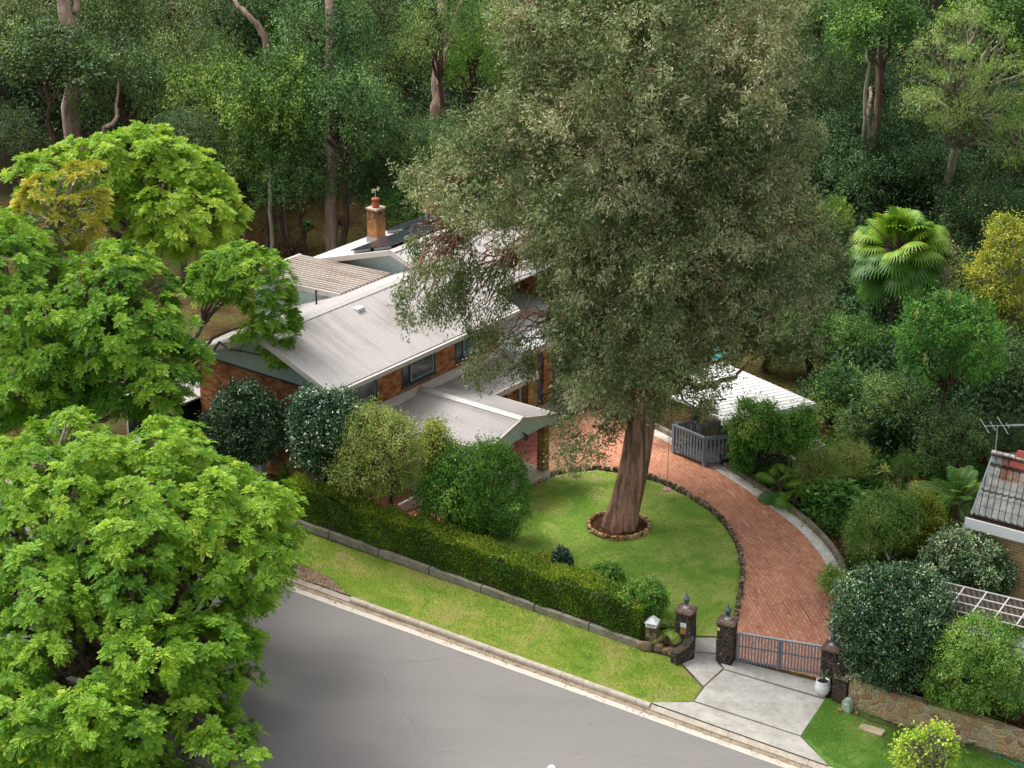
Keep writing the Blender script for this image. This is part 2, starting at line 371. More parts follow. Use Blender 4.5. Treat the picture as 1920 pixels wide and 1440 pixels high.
b = m.n('TexBrick', Vector=m.co(), Color1=rgb('20262f'), Color2=rgb('262c35'), Mortar=rgb('333943'), Scale=1, Brick__Width=.16, Row__Height=.16, _offset=0.)
b.inputs['Mortar Size'].default_value = .004; m.color(b.outputs[0]); MT['solar'] = m.m
m = M('striped_roof_panel', .85, .15); s_ = m.n('SeparateXYZ', i0=m.map(m.co(), rot=(0, 0, 0))).outputs[0]
wv = m.math('SINE', m.math('MULTIPLY', s_, 42)); m.color(m.mix(m.ramp(m.math('ADD', m.math('MULTIPLY', wv, .5), .5), [(.2, '332f2b'), (.8, '544d44')]), m.ramp(m.noise(.8), [(.3, (.85, .88, .85)), (.7, (1.1, 1.05, 1))]), 1, 'MULTIPLY')); MT['shadecloth'] = m.m
m = M('roof_tile', .85, .2)
tn = m.n('TexWhiteNoise', Vector=m.n('VectorMath', _operation='FLOOR', i0=m.map(m.co(), (1/.3, 1/.36, 1))).outputs[0]).outputs[0]
c = m.ramp(tn, [(.0, '9ea19d'), (.55, 'b4b6b0'), (.8, 'b5a090'), (.95, '946d5a')])
tb = m.n('TexBrick', Vector=m.map(m.co(), (1, 1.3, 1)), Color1=rgb((1, 1, 1)), Color2=rgb((.86, .86, .86)), Mortar=rgb((.22, .2, .19)), Scale=1, Brick__Width=.2, Row__Height=.30, _offset=0.); tb.inputs['Mortar Size'].default_value = .016
c = m.mix(c, tb.outputs[0], 1, 'MULTIPLY')
m.color(m.mix(c, m.ramp(m.noise(5, det=5), [(.35, (.7, .68, .66)), (.65, (1.1, 1.1, 1.1))]), .9, 'MULTIPLY')); MT['tile'] = m.m
# barks
MT['bigbark'] = bark('stringy_red_grey_bark', [(.3, '42322a'), (.44, '7d6254'), (.56, 'a68a7a'), (.68, 'b4703e')], 7, .07, 1)
MT['gumbark'] = bark('pale_pink_bark', [(.3, '5e4c44'), (.5, '9a8479'), (.7, 'b5a299')], 5, .15, .6)
MT['darkbark'] = bark('dark_brown_bark', [(.3, '2c241f'), (.5, '54463d'), (.7, '6e5f54')], 8, .2)
MT['greybark'] = bark('lichen_grey_bark', [(.3, '6b6a5c'), (.5, '95957f'), (.7, 'b0b09c')], 9, .4)
MT['jacbark'] = bark('grey_brown_bark', [(.3, '4a4239'), (.5, '7c7164'), (.7, '978b7c')], 9, .3)
MT['palmbark'] = bark('ringed_palm_bark', [(.3, '4c4238'), (.5, '766757'), (.7, '8d7f6e')], 30, 3)
# leaves
MT['L_jac'] = foliage('bright_feathery_leaves', [(0, '3c661a'), (.3, '629428'), (.65, '9abe3a'), (1, 'c8da58')], .35, .55)
MT['L_big'] = foliage('olive_grey_leaves', [(0, '3c4e24'), (.25, '5e7340'), (.5, '869366'), (.75, 'aeae84'), (1, 'd6ccaa')], .25, .6)
MT['L_forest'] = foliage('forest_leaves', [(0, '263f23'), (.35, '446233'), (.7, '718c4a'), (1, 'b0b97c')], .22, .5)
MT['L_gloss'] = foliage('glossy_dark_leaves', [(0, '1c3a20'), (.5, '325a34'), (.8, '5c8450'), (1, 'b4c49c')], .12, .25, .8)
MT['L_mid'] = foliage('mid_green_leaves', [(0, '2f5a1e'), (.4, '50842e'), (.75, '7eaa46'), (1, 'b2c068')], .28, .5)
MT['L_fine'] = foliage('fine_grey_green_leaves', [(0, '5a7434'), (.4, '839c48'), (.75, 'acb862'), (1, 'ccc888')], .28, .6)
MT['L_yellow'] = foliage('yellow_green_leaves', [(0, '566e20'), (.4, '82962e'), (.75, 'b2b440'), (1, 'd2c658')], .3, .55)
MT['L_hedge'] = foliage('hedge_leaves', [(0, '37591a'), (.4, '5e8224'), (.75, '97ac30'), (1, 'c6c248')], .25, .5)
MT['L_palm'] = foliage('palm_fronds', [(0, '2f5a20'), (.4, '4f8228'), (.75, '86a83c'), (1, 'b4b860')], .25, .45)
MT['L_dead'] = foliage('dead_brown_fronds', [(0, '4a3021'), (.5, '8a6848'), (1, 'b59a78')], .15, .8)
MT['L_flower'] = foliage('pale_flowers', [(0, 'cfc2e4'), (1, 'e4dcf2')], .2, .6)
MT['L_cream'] = foliage('cream_flower_spikes', [(0, 'b8ad70'), (1, 'dcd49c')], .2, .7)
MT['L_banana'] = foliage('broad_yellow_green_leaf', [(0, '6a8a20'), (.5, 'a3ac2c'), (1, 'c8b83a')], .3, .45)
MT['L_grass'] = foliage('grass_blades', [(0, '5c8a30'), (.4, '82a844'), (.7, 'a6b860'), (1, 'cac488')], .25, .7)
# ---------------------------------------------------------------- foliage builders
def nrm(a): return a/(np.linalg.norm(a, axis=-1, keepdims=True)+1e-9)
def diamonds(mb, P, D, N, L, Wd, tint, fold=.15, m=0):
    n = len(P); D = nrm(D); S = nrm(np.cross(D, N)); N2 = np.cross(S, D)
    L = np.broadcast_to(L, (n,))[:, None]; Wd = np.broadcast_to(Wd, (n,))[:, None]
    mid = P+D*L*.45+N2*Wd*fold
    V = np.stack([P, mid+S*Wd*.5, P+D*L, mid-S*Wd*.5], 1).reshape(-1, 3)
    q = np.arange(n*4).reshape(n, 4)
    mb.add(V, q, np.repeat(tint, 4), m)
def blades(mb, B, D, N, L, Wd, droop, tint, prof=(.35, 1, .8, .1), m=0, vfold=0.):
    n = len(B); k = len(prof); D = nrm(D); S = nrm(np.cross(D, N))
    L = np.broadcast_to(L, (n,)); Wd = np.broadcast_to(Wd, (n,)); droop = np.broadcast_to(droop, (n,))
    V = np.zeros((n, k, 2, 3))
    for i, w in enumerate(prof):
        t = i/(k-1); C = B+D*(L*t)[:, None]; C = C-np.array([0, 0, 1.])*(droop*L*t*t)[:, None]
        V[:, i, 0] = C+S*(Wd*w*.5)[:, None]; V[:, i, 1] = C-S*(Wd*w*.5)[:, None]
    q = []
    for i in range(k-1):
        a = np.arange(n)*k*2+i*2; q.append(np.stack([a, a+1, a+3, a+2], 1))
    mb.add(V.reshape(-1, 3), np.concatenate(q), np.repeat(tint, k*2), m)
def inpoly(x, y, poly):
    c = np.zeros(len(x), bool); n = len(poly)
    for i in range(n):
        x1, y1 = poly[i]; x2, y2 = poly[(i+1) % n]
        if y1 == y2: continue
        c ^= ((y1 > y) != (y2 > y)) & (x < (x2-x1)*(y-y1)/(y2-y1)+x1)
    return c
def edist(x, y, poly):
    d = np.full(len(x), 1e9); n = len(poly)
    for i in range(n):
        a = np.array(poly[i], float); b = np.array(poly[(i+1) % n], float); ab = b-a
        t = np.clip(((x-a[0])*ab[0]+(y-a[1])*ab[1])/(ab@ab+1e-9), 0, 1)
        d = np.minimum(d, np.hypot(x-a[0]-t*ab[0], y-a[1]-t*ab[1]))
    return d
def lobes(poly, dep, R, lr, seed, back=.6, slant=0., space=.95, minr=.35, front=.85, edge=.5):
    """crown lobes whose silhouette fills an outline; each lobe gets its own distance, so the crown is a real volume"""
    rg = np.random.default_rng(seed); P = np.array(poly, float)
    lo, hi = P.min(0), P.max(0); cand = rg.uniform(lo, hi, (6000, 2))
    cand = cand[inpoly(cand[:, 0], cand[:, 1], poly)]; e = edist(cand[:, 0], cand[:, 1], poly)
    keep = []
    for i in range(len(cand)):
        r = min(lr, max(e[i], lr*minr))
        if e[i] < r*edge or (e[i] < r and rg.random() < .25): continue
        if all(np.hypot(*(cand[i]-cand[j])) > space*.5*(r+rj) for j, rj in keep): keep.append((i, r*rg.uniform(.7, 1.25)))
    emax = max(e[i] for i, r in keep); cy = (lo[1]+hi[1])/2; out = []
    for i, r in keep:
        q = math.sqrt(max(0, 1-(1-min(1, e[i]/emax))**2)); ppm = F_PX/math.hypot(dep, CAM_H)
        for sg in (-1, 1):
            if sg > 0 and rg.random() > back: continue
            dd = dep+sg*R*front*q+(cy-cand[i][1])/ppm*slant+rg.normal(0, R*.07)
            out.append(np.append(atdep(cand[i][0], cand[i][1], dd), r/ppm))
    return np.array(out)
def clumps(lb, spacing, rg, under=.5, squash=.85, culled=True):
    C, Rr = lb[:, :3], lb[:, 3]; P = []; Dn = []; Lc = []
    for i in range(len(lb)):
        n = max(6, int(4*math.pi*Rr[i]**2/spacing**2)); d = nrm(rg.normal(size=(n, 3)))
        d = d[(d[:, 2] > -.35) | (rg.random(n) > under)]
        ph = rg.uniform(0, 6.28, 4); K = rg.normal(0, 2.2, (4, 3)); bmp = 1+.21*sum(np.sin(d@K[a]+ph[a]) for a in range(4))
        p = C[i]+d*Rr[i]*(bmp*rg.uniform(.74, 1.08, len(d)))[:, None]*np.array([1, 1, squash])
        if culled:
            near = np.ones(len(d), bool)
            dist = np.linalg.norm(p[:, None]-C[None], axis=2)/Rr[None]; dist[:, i] = 9
            near = (dist.min(1) > .62)
            p, d = p[near], d[near]
        P.append(p); Dn.append(d); Lc.append(np.full(len(p), i))
    return np.vstack(P), np.vstack(Dn), np.concatenate(Lc)
def leafcrown(mb, lb, seed, spacing=.5, spread=.25, n=40, L=.12, Wd=.05, droop=.3, tint=(.1, .9), lobevar=.35, under=.5, hang=0., squash=.85, m=0, culled=True):
    rg = np.random.default_rng(seed); P, Dn, Lc = clumps(lb, spacing, rg, under, squash, culled)
    lt = rg.uniform(-lobevar/2, lobevar/2, len(lb)); K2 = rg.normal(0, 1., (5, 3)); q2 = rg.uniform(0, 6.28, 5); ct = lt[Lc]+rg.normal(0, .13, len(P))+.05*lobevar*sum(np.sin(P@K2[a]+q2[a]) for a in range(5))*2
    q = rg.random(len(P)) < .1; P = P+np.where(q, rg.uniform(1.0, 2.6, len(P)), 0)[:, None]*spread*nrm(Dn+[0, 0, .25])
    sc = np.where(q, .6, rg.uniform(.55, 1.3, len(P)))
    cnt = np.maximum(3, (n*np.where(q, .5, 1)*rg.uniform(.55, 1.3, len(P))).astype(int)); idx = np.repeat(np.arange(len(P)), cnt); k = len(idx)
    off = rg.normal(size=(k, 3))*spread*sc[idx][:, None]; off[:, 2] -= np.abs(rg.normal(0, 1, k))*hang
    pos = P[idx]+off
    D = Dn[idx]*.5+rg.normal(size=(k, 3))*.6+np.array([0, 0, -droop])
    N = Dn[idx]*.5+rg.normal(size=(k, 3))*.5+np.array([0, 0, .6])
    t = np.clip((tint[0]+tint[1])/2+ct[idx]+rg.normal(0, (tint[1]-tint[0])*.24, k), 0, 1)
    diamonds(mb, pos, D, N, L*rg.uniform(.7, 1.25, k), Wd*rg.uniform(.7, 1.25, k), t, m=m)
    return P
def jaccrown(mb, lb, seed, spacing=.42, nf=8, L=.5, tint=(.25, .75), lobevar=.3, under=.6, droop=.35, ptip=.25):
    """whorls of feathery compound leaves at the branch tips"""
    rg = np.random.default_rng(seed); P, Dn, Lc = clumps(lb, spacing, rg, under, .85, True)
    lt = rg.uniform(-lobevar/2, lobevar/2, len(lb)); n = len(P)
    A = nrm(Dn*.7+np.array([0, 0, .75])+rg.normal(size=(n, 3))*.15)
    X = nrm(np.cross(A, rg.normal(size=(n, 3)))); Y = np.cross(A, X)
    ct = (tint[0]+tint[1])/2+lt[Lc]+rg.normal(0, .1, n)
    a0 = rg.uniform(0, 6.28, n)
    for k in range(nf+3):
        inner = k >= nf
        th = a0+k*2*math.pi/nf+rg.normal(0, .18, n); rad = .45 if inner else .85
        D = nrm(A*(.9 if inner else rg.uniform(.25, .65, (n, 1)))+(X*np.cos(th)[:, None]+Y*np.sin(th)[:, None])*rad)
        Lk = L*rg.uniform(.75, 1.15, n)*(.7 if inner else 1); tk = np.clip(ct+rg.normal(0, .09, n)+(.12 if inner else 0), 0, 1)
        S = nrm(np.cross(D, A)); Nn = np.cross(S, D)
        for j, s in enumerate((.12, .25, .38, .5, .62, .74, .86, .96)):
            c = P+D*(Lk*s)[:, None]; c[:, 2] -= droop*Lk*s*s
            ll = Lk*(.26, .34, .38, .38, .34, .28, .22, .14)[j]*rg.uniform(.8, 1.15, n)
            Dd = D-np.array([0, 0, 1.])*(2*droop*s)
            for sg in (-1, 1):
                diamonds(mb, c, Dd*.75+S*sg*.75+rg.normal(0, .14, (n, 3)), Nn+rg.normal(0, .25, (n, 3)), ll, ll*.36, np.clip(tk+(.06 if sg > 0 else -.04), 0, 1), .1)
        c = P+D*(Lk*.8)[:, None]; c[:, 2] -= droop*Lk*.64
        diamonds(mb, c, D-np.array([0, 0, 1.])*(1.6*droop), Nn, Lk*.32, Lk*.16, tk, .1)
    return P
def limbs(mb, base, top, lb, seed, r0, r1=.035, frac=.6, sides=7, twigs=None, wig=.12, fork=.0, mid=None, flare=1.5):
    """trunk from base to top, then a limb to a share of the crown's lobes"""
    rg = np.random.default_rng(seed); base = np.array(base, float); top = np.array(top, float)
    k = 9; t = np.linspace(0, 1, k); path = base+(top-base)*t[:, None]
    path[1:-1] += rg.normal(0, wig*r0*2, (k-2, 3))*np.array([1, 1, 0])
    if mid is not None: path += (np.array(mid)-(base+top)/2)*(4*t*(1-t))[:, None]
    rad = r0*(1-.45*t); rad[0] *= flare; rad[1] *= 1+(flare-1)*.3; path[0][2] -= .3
    mb.tube(path, rad, max(8, sides+3))
    order = rg.permutation(len(lb))[:int(len(lb)*frac)]
    for i in order:
        e = lb[i][:3]; s = top if rg.random() < .6 else path[6]; d = np.linalg.norm(e-s)
        if d < .3: continue
        t = np.linspace(0, 1, 8); p = s+(e-s)*t[:, None]; p[:, 2] -= -.10*d*np.sin(t*math.pi)
        p[1:-1] += rg.normal(0, .035*d, (6, 3)); rr = max(r1, min(r0*.5, .028*d+r1*.5))
        mb.tube(p, rr*(1-.8*t)+.008, 5, cap=False)
        for _ in range(3):
            a = p[rg.integers(4, 8)]; q = e+nrm(rg.normal(size=3))*lb[i][3]*.95
            mb.tube(np.array([a, (a+q)/2+rg.normal(0, .05, 3), q]), [rr*.35+.008, rr*.2+.006, .006], 4, cap=False)
def plant(name, loc, label, cat, group=None):
    return empty(name, tuple(loc), 0, label, cat, group)
def tree(name, poly, dep, R, lr, base, label, cat='tree', leaf='L_mid', bark_='darkbark', seed=1, style='leaf', tr=.12, topf=.05, color=(1, 1, 1), group=None, lob=None, frac=.6, flow=None, nobark=False, wig=.12, mid=None, **kw):
    lk = {k: kw.pop(k) for k in ('back', 'slant', 'space', 'minr', 'front', 'edge') if k in kw}
    lb = lobes(poly, dep, R, lr, seed, **lk) if lob is None else lob
    if isinstance(base, tuple): q = atdep(base[0], 900, base[1]); base = np.array([q[0], base[1], float(G(q[0], base[1]))])
    if base is None:
        c = lb[:, :3].mean(0); base = np.array([c[0], c[1], float(G(c[0], c[1]))])
    base = np.array(base, float)
    root = plant(name, base, label, cat, group)
    mb = MB()
    P = (jaccrown if style == 'jac' else leafcrown)(mb, lb, seed+1, **kw)
    o = mb.build('crown', MT[leaf], root, shift=base); o.color = tuple(color)+(1,)
    if not nobark:
        c = lb[:, :3].mean(0); zt = lb[:, 2].min()*(1-topf)+lb[:, 2].max()*topf
        top = base*.35+c*.65; top[2] = max(zt, base[2]+.4)
        mb = MB(); limbs(mb, base, top, lb, seed+2, tr, frac=frac, wig=wig, mid=mid); mb.build('trunk', MT[bark_], root, smooth=True, shift=base)
    return root, lb, P
def fanleaf(mb, c, d, up, r, tint, nseg=16, spread=2.6, droop=.25, pet=.0, m=0):
    """one fan palm leaf: blades spreading from the end of a stalk"""
    d = nrm(np.array(d, float)); s = nrm(np.cross(d, up)); a = np.linspace(-spread/2*1.15, spread/2*1.15, nseg)
    D = d[None]*np.cos(a)[:, None]+s[None]*np.sin(a)[:, None]; n = nrm(np.cross(s, d))
    L = r*(1-.12*np.abs(a))
    blades(mb, np.repeat(c[None], nseg, 0), D, np.repeat(n[None], nseg, 0), L, r*.13, droop, np.clip(tint+np.random.default_rng(int(abs(c[0]*1e4)) % 9999).normal(0, .06, nseg), 0, 1), (.15, .75, 1, .5, .06), m)
def fanpalm(name, base, h, nl, rl, stalk, label, seed=0, group=None, tr=.13, dead=10, color=(1, 1, 1), up=.0, topc=None):
    rg = np.random.default_rng(seed); base = np.array(base, float); root = plant(name, base, label, 'palm', group)
    top = base+np.array([0, 0, h]) if topc is None else np.array(topc, float); mb = MB()
    if h > .5:
        t = np.linspace(0, 1, 26); p = base+(top-base)*t[:, None]; p[0][2] -= .2
        mb.tube(p, tr*(1+.06*np.sin(t*90))*(1.15-.25*t), 12); mb.build('trunk', MT['palmbark'], root, True, base)
    mb = MB(); st = MB(); dd = MB()
    for i in range(nl):
        el = -.85+2.25*rg.random()**.85+up; az = i*2.399+rg.normal(0, .2); d = np.array([math.cos(az)*math.cos(el), math.sin(az)*math.cos(el), math.sin(el)])
        sl_ = stalk*rg.uniform(.8, 1.1); e = top+d*sl_; e[2] -= .12*sl_
        st.tube(np.array([top, (top+e)/2+np.array([0, 0, .06*sl_]), e]), [.03, .022, .016], 4, cap=False)
        dl = nrm(d+np.array([0, 0, -.35])); upv = np.array([0, 0, 1.]) if abs(dl[2]) < .9 else np.array([1., 0, 0])
        fanleaf(mb, e, dl, upv+rg.normal(0, .25, 3), rl*rg.uniform(.85, 1.1), .3+.3*(el > .3)+rg.normal(0, .12), 22, 3.9, .5)
    for i in range(dead):
        az = rg.uniform(0, 6.28); d = nrm(np.array([math.cos(az)*.5, math.sin(az)*.5, -1])); e = top+d*stalk*.6
        fanleaf(dd, e, nrm(d+np.array([0, 0, -.5])), np.array([1., 0, 0]), rl*.8, rg.uniform(.2, .8), 10, 1.6, .2)
    o = mb.build('fronds', MT['L_palm'], root, shift=base); o.color = tuple(color)+(1,)
    st.build('stalks', MT['palmbark'], root, shift=base)
    if dead: dd.build('dead_fronds', MT['L_dead'], root, shift=base)
    return root
def featherpalm(name, base, h, nl, L, label, seed=0, group=None, tr=.12, el=(.2, 1.2), color=(1, 1, 1), lw=.035, ll=.38, droop=.55, cat='palm', tint=.5):
    rg = np.random.default_rng(seed); base = np.array(base, float); root = plant(name, base, label, cat, group)
    top = base+np.array([0, 0, h]); mb = MB(); tb = MB()
    if h > .25:
        t = np.linspace(0, 1, 14); p = base+(top-base)*t[:, None]; p[0][2] -= .2
        tb.tube(p, tr*(1+.1*np.sin(t*60)), 10)
    for i in range(nl):
        e0 = rg.uniform(*el); az = i*2.399+rg.normal(0, .15); Lk = L*rg.uniform(.8, 1.1)
        d = np.array([math.cos(az)*math.cos(e0), math.sin(az)*math.cos(e0), math.sin(e0)]); s = nrm(np.cross(d, [0, 0, 1.]))
        k = max(12, int(L*11)); t = np.linspace(.12, 1, k); C = top+d*(Lk*t)[:, None]; C[:, 2] -= droop*Lk*t**2
        T = nrm(np.gradient(C, axis=0)); tb.tube(C[::5], np.linspace(.02, .006, len(C[::5])), 4, cap=False)
        lf = ll*np.sin(np.clip(t*1.0, 0, 1)*math.pi*.86+.25); tt = np.clip(tint+rg.normal(0, .15)+rg.normal(0, .06, k), 0, 1)
        for sg in (-1, 1):
            D = T*.65+s*sg*.8+np.array([0, 0, .12])
            blades(mb, C, D, np.cross(D, T)*sg+np.array([0, 0, .3]), lf, lw, .35, tt, (.4, 1, .1))
    o = mb.build('fronds', MT['L_palm'], root, shift=base); o.color = tuple(color)+(1,)
    tb.build('trunk', MT['palmbark'], root, True, base)
    return root
def strappy(name, base, n, L, wd, label, cat='plant', seed=0, el=(.3, 1.4), droop=.45, leaf='L_mid', tint=.5, h=0., color=(1, 1, 1), group=None, prof=(.6, 1, .7, .06), tr=.05):
    rg = np.random.default_rng(seed); base = np.array(base, float); root = plant(name, base, label, cat, group)
    mb = MB(); az = np.arange(n)*2.399+rg.normal(0, .2, n); e = rg.uniform(el[0], el[1], n)
    D = np.stack([np.cos(az)*np.cos(e), np.sin(az)*np.cos(e), np.sin(e)], 1); B = np.repeat((base+np.array([0, 0, h]))[None], n, 0)+D*.03
    B[:, 2] += rg.uniform(0, .1*L, n)
    N = nrm(np.array([0, 0, 1.])+rg.normal(0, .1, (n, 3)))
    blades(mb, B, D, N, L*rg.uniform(.7, 1.1, n), wd, droop, np.clip(tint+rg.normal(0, .2, n), 0, 1), prof)
    o = mb.build('leaves', MT[leaf], root, shift=base); o.color = tuple(color)+(1,)
    if h > .1:
        mb = MB(); mb.tube(np.array([base-[0, 0, .1], base+[0, 0, h/2], base+[0, 0, h+.05]]), tr, 8); mb.build('trunk', MT['greybark'], root, True, base)
    return root
# ---------------------------------------------------------------- the setting
def drape(name, poly, off, mat, step=.3, kind='structure', px=True, th=0., zf=None, label=None, cat=None, parent=None):
    """a sheet that follows the ground: polygon filled with a grid of points"""
    if px: W2 = [gp(*p)[:2] for p in poly]
    else: W2 = [np.array(p[:2], float) for p in poly]
    # densify outline
    out = []
    for i in range(len(W2)):
        a, b = W2[i], W2[(i+1) % len(W2)]; k = max(1, int(np.linalg.norm(b-a)/step))
        for j in range(k): out.append(a+(b-a)*j/k)
    out = np.array(out); lo, hi = out.min(0), out.max(0)
    gx, gy = np.meshgrid(np.arange(lo[0], hi[0], step), np.arange(lo[1], hi[1], step)); gx, gy = gx.ravel(), gy.ravel()
    k = inpoly(gx, gy, [tuple(p) for p in out]); gx, gy = gx[k], gy[k]; k = edist(gx, gy, [tuple(p) for p in out]) > step*.4
    pts = [Vector(p) for p in out]+[Vector((a, b)) for a, b in zip(gx[k], gy[k])]
    r = delaunay_2d_cdt(pts, [], [list(range(len(out)))], 1, 1e-5)
    v = np.array([list(p) for p in r[0]]); zz = (G(v[:, 0], v[:, 1]) if zf is None else zf(v[:, 0], v[:, 1]))+off
    mb = MB(); V = np.c_[v, zz]; mb.add(V, [tuple(f) for f in r[2]])
    if th:       # skirt down from the outline so the sheet has thickness
        o3 = np.array(out); zo = (G(o3[:, 0], o3[:, 1]) if zf is None else zf(o3[:, 0], o3[:, 1]))+off; n = len(o3)
        a = np.c_[o3, zo]; b = np.c_[o3, zo-th]; mb.add(np.vstack([a, b]), [(i, i+n, (i+1) % n+n, (i+1) % n) for i in range(n)])
    o = mb.build(name, mat, parent, smooth=False, label=label, cat=cat, kind=kind)
    return o
xs = np.concatenate([np.linspace(-300, -26, 30), np.arange(-25, 25.01, .3), np.linspace(26, 300, 30)])
ys = np.concatenate([np.linspace(-40, 38, 20), np.arange(39, 90, .3), np.arange(90, 130, 1.0), np.linspace(131, 700, 60)])
X, Y = np.meshgrid(xs, ys); Z = Gmesh(X, Y); nx, ny = len(xs), len(ys)
i = (np.arange(ny-1)[:, None]*nx+np.arange(nx-1)[None]); q = np.stack([i, i+1, i+1+nx, i+nx], -1).reshape(-1, 4)
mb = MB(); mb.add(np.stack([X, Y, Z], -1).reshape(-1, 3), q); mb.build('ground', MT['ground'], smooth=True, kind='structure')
# street frame: S along the street (to the lower right), SN towards the house
SD = np.array([SN[1], -SN[0]])
def st(s, d, z=0.): p = SD*s+SN*d; return np.array([p[0], p[1], z+float(T(s))])
def ribbon(name, d0, z0, d1, z1, mat):
    mb = MB(); ss = np.arange(S0, S1+1, 2.); a = [st(s, d0, z0) for s in ss]; b = [st(s, d1, z1) for s in ss]; k = len(ss); mb.add(np.array(a+b), [(i, i+1, k+i+1, k+i) for i in range(k-1)]); return mb.build(name, mat, kind='structure')
S0, S1 = -90, 60
ribbon('road', KD-9.6, -.12, KD-.42, -.16, MT['asphalt'])
def strip(mb, s0, s1, prof, step=1.2):       # profile of (d, z) swept along the street in cast lengths with joints
    s = s0
    while s < s1-1e-3:
        e = min(s+step, s1); a = [st(s+.006, d, z) for d, z in prof]; b = [st(e-.006, d, z) for d, z in prof]; k = len(prof)
        mb.add(np.array(a+b), [(j, k+j, k+(j+1) % k, (j+1) % k) for j in range(k)]+[tuple(range(k))[::-1], tuple(range(k, 2*k))]); s = e
mb = MB(); strip(mb, S0, S1, [(KD-.43, -.3), (KD-.01, -.3), (KD-.01, -.150), (KD-.17, -.157), (KD-.43, -.145)], 2.4)
mb.build('gutter', MT['gutter'], kind='structure')
mb = MB(); strip(mb, S0, S1, [(KD-.17, -.3), (KD-.01, -.3), (KD-.01, -.143), (KD-.17, -.151)], 2.4); mb.build('gutter_channel', MT['gutter_dirty'], kind='structure')
def sof(p, dy=0): w = gp(*p); return float(w[:2]@SD)
sA, sB = sof((655, 1122)), sof((1218, 1322)); sC = sof((1552, 1438))
mb = MB(); KP = [(KD, -.3), (KD+.15, -.3), (KD+.15, .012), (KD+.05, .012), (KD+.015, -.02), (KD, -.06)]
strip(mb, sA, sB, KP, 2.4); strip(mb, sC, S1, KP, 2.4); mb.build('kerb', MT['kerb'], kind='structure')
mb = MB(); strip(mb, S0, sA, [(KD, -.3), (KD+.15, -.3), (KD+.15, -.03), (KD, -.11)], 2.4); strip(mb, sB, sC, [(KD, -.3), (KD+.15, -.3), (KD+.15, -.02), (KD, -.11)], 2.4)
mb.build('lowered_kerb', MT['kerb'], kind='structure')
# far side verge (hidden under the street tree)
ribbon('far_verge', 20, .01, KD-9.6, .01, MT['verge2'])
mb = MB(); strip(mb, S0, S1, [(KD-9.75, -.3), (KD-9.6, -.3), (KD-9.6, .0), (KD-9.75, .015)], 2.4); mb.build('far_kerb', MT['kerb'], kind='structure')
def P2(w): return (float(w[0]), float(w[1]))
kin = KD+.15
verge = [P2(st(sA-9, KD+2.75)), P2(st(sA-9, kin+1.9))]+[P2(gp(*p)) for p in ((535, 1050), (570, 1062), (600, 1075), (622, 1085), (640, 1105))]+[P2(st(sA, kin)), P2(st(sB, kin))]+[P2(gp(*p)) for p in ((1300, 1315), (1316, 1290), (1290, 1262), (1270, 1238), (1250, 1232), (1208, 1222))]
verge = verge[:-1]+[P2(st(sof((1215, 1224)), KD+2.62)), P2(st(sA-9, KD+2.7))]; verge = verge[1:]
drape('verge', verge, .02, MT['verge'], .5, px=False, th=.03)
drape('littered_crossover', [P2(st(sA-8, kin)), P2(st(sA-8, kin+1.9))]+[P2(gp(*p)) for p in ((535, 1050), (570, 1062), (600, 1075), (622, 1085), (640, 1105))]+[P2(st(sA, kin))], .008, MT['litter'], .5, px=False)
# crossover and path slabs, a dark joint showing between them
flatz = lambda x, y: G(x, y)
drape('slab_bed', [P2(st(sB-.3, kin+.005)), P2(gp(1300, 1315)), P2(gp(1302, 1196)), P2(gp(1346, 1196)), P2(gp(1382, 1240)), P2(gp(1547, 1285)), P2(gp(1547, 1310)), P2(gp(1503, 1381)), P2(st(sC+.2, kin+.005))], .004, MT['joint'], .5, px=False, zf=flatz)
def slabp(name, pts, off=.02, mt='concrete', px=True): return drape(name, pts, off, MT[mt], .4, th=.02, zf=flatz, px=px)
slabp('footpath', [(1302, 1196), (1346, 1197), (1346, 1226), (1300, 1222)])
slabp('footpath', [(1300, 1224), (1346, 1228), (1345, 1245), (1355, 1254), (1319, 1287), (1296, 1262), (1272, 1238), (1284, 1230)])
slabp('crossover', [(1352, 1244), (1380, 1240), (1550, 1283), (1547, 1310), (1358, 1255)])
slabp('crossover', [(1357, 1257), (1546, 1313), (1501, 1380), (1302, 1315), (1322, 1288)])
slabp('crossover', [P2(gp(1300, 1317)), P2(gp(1500, 1382)), P2(st(sC, kin+.01)), P2(st(sB, kin+.01))], px=False)
drape('mown_lawn', [P2(gp(1547, 1311)), P2(gp(1503, 1381)), P2(st(sC, kin)), P2(st(sC+12, kin)), P2(gp(1990, 1440)), P2(gp(1900, 1425)), P2(gp(1790, 1392)), P2(gp(1700, 1370)), P2(gp(1625, 1340)), P2(gp(1600, 1322)), P2(gp(1570, 1310))], .025, MT['verge2'], .5, px=False, th=.03)
drape('mulch_bed', [(1600, 1318), (1625, 1338), (1700, 1368), (1790, 1390), (1900, 1423), (1990, 1440), (1990, 1400), (1900, 1375), (1700, 1330), (1610, 1300)], .02, MT['mulch'], .5)
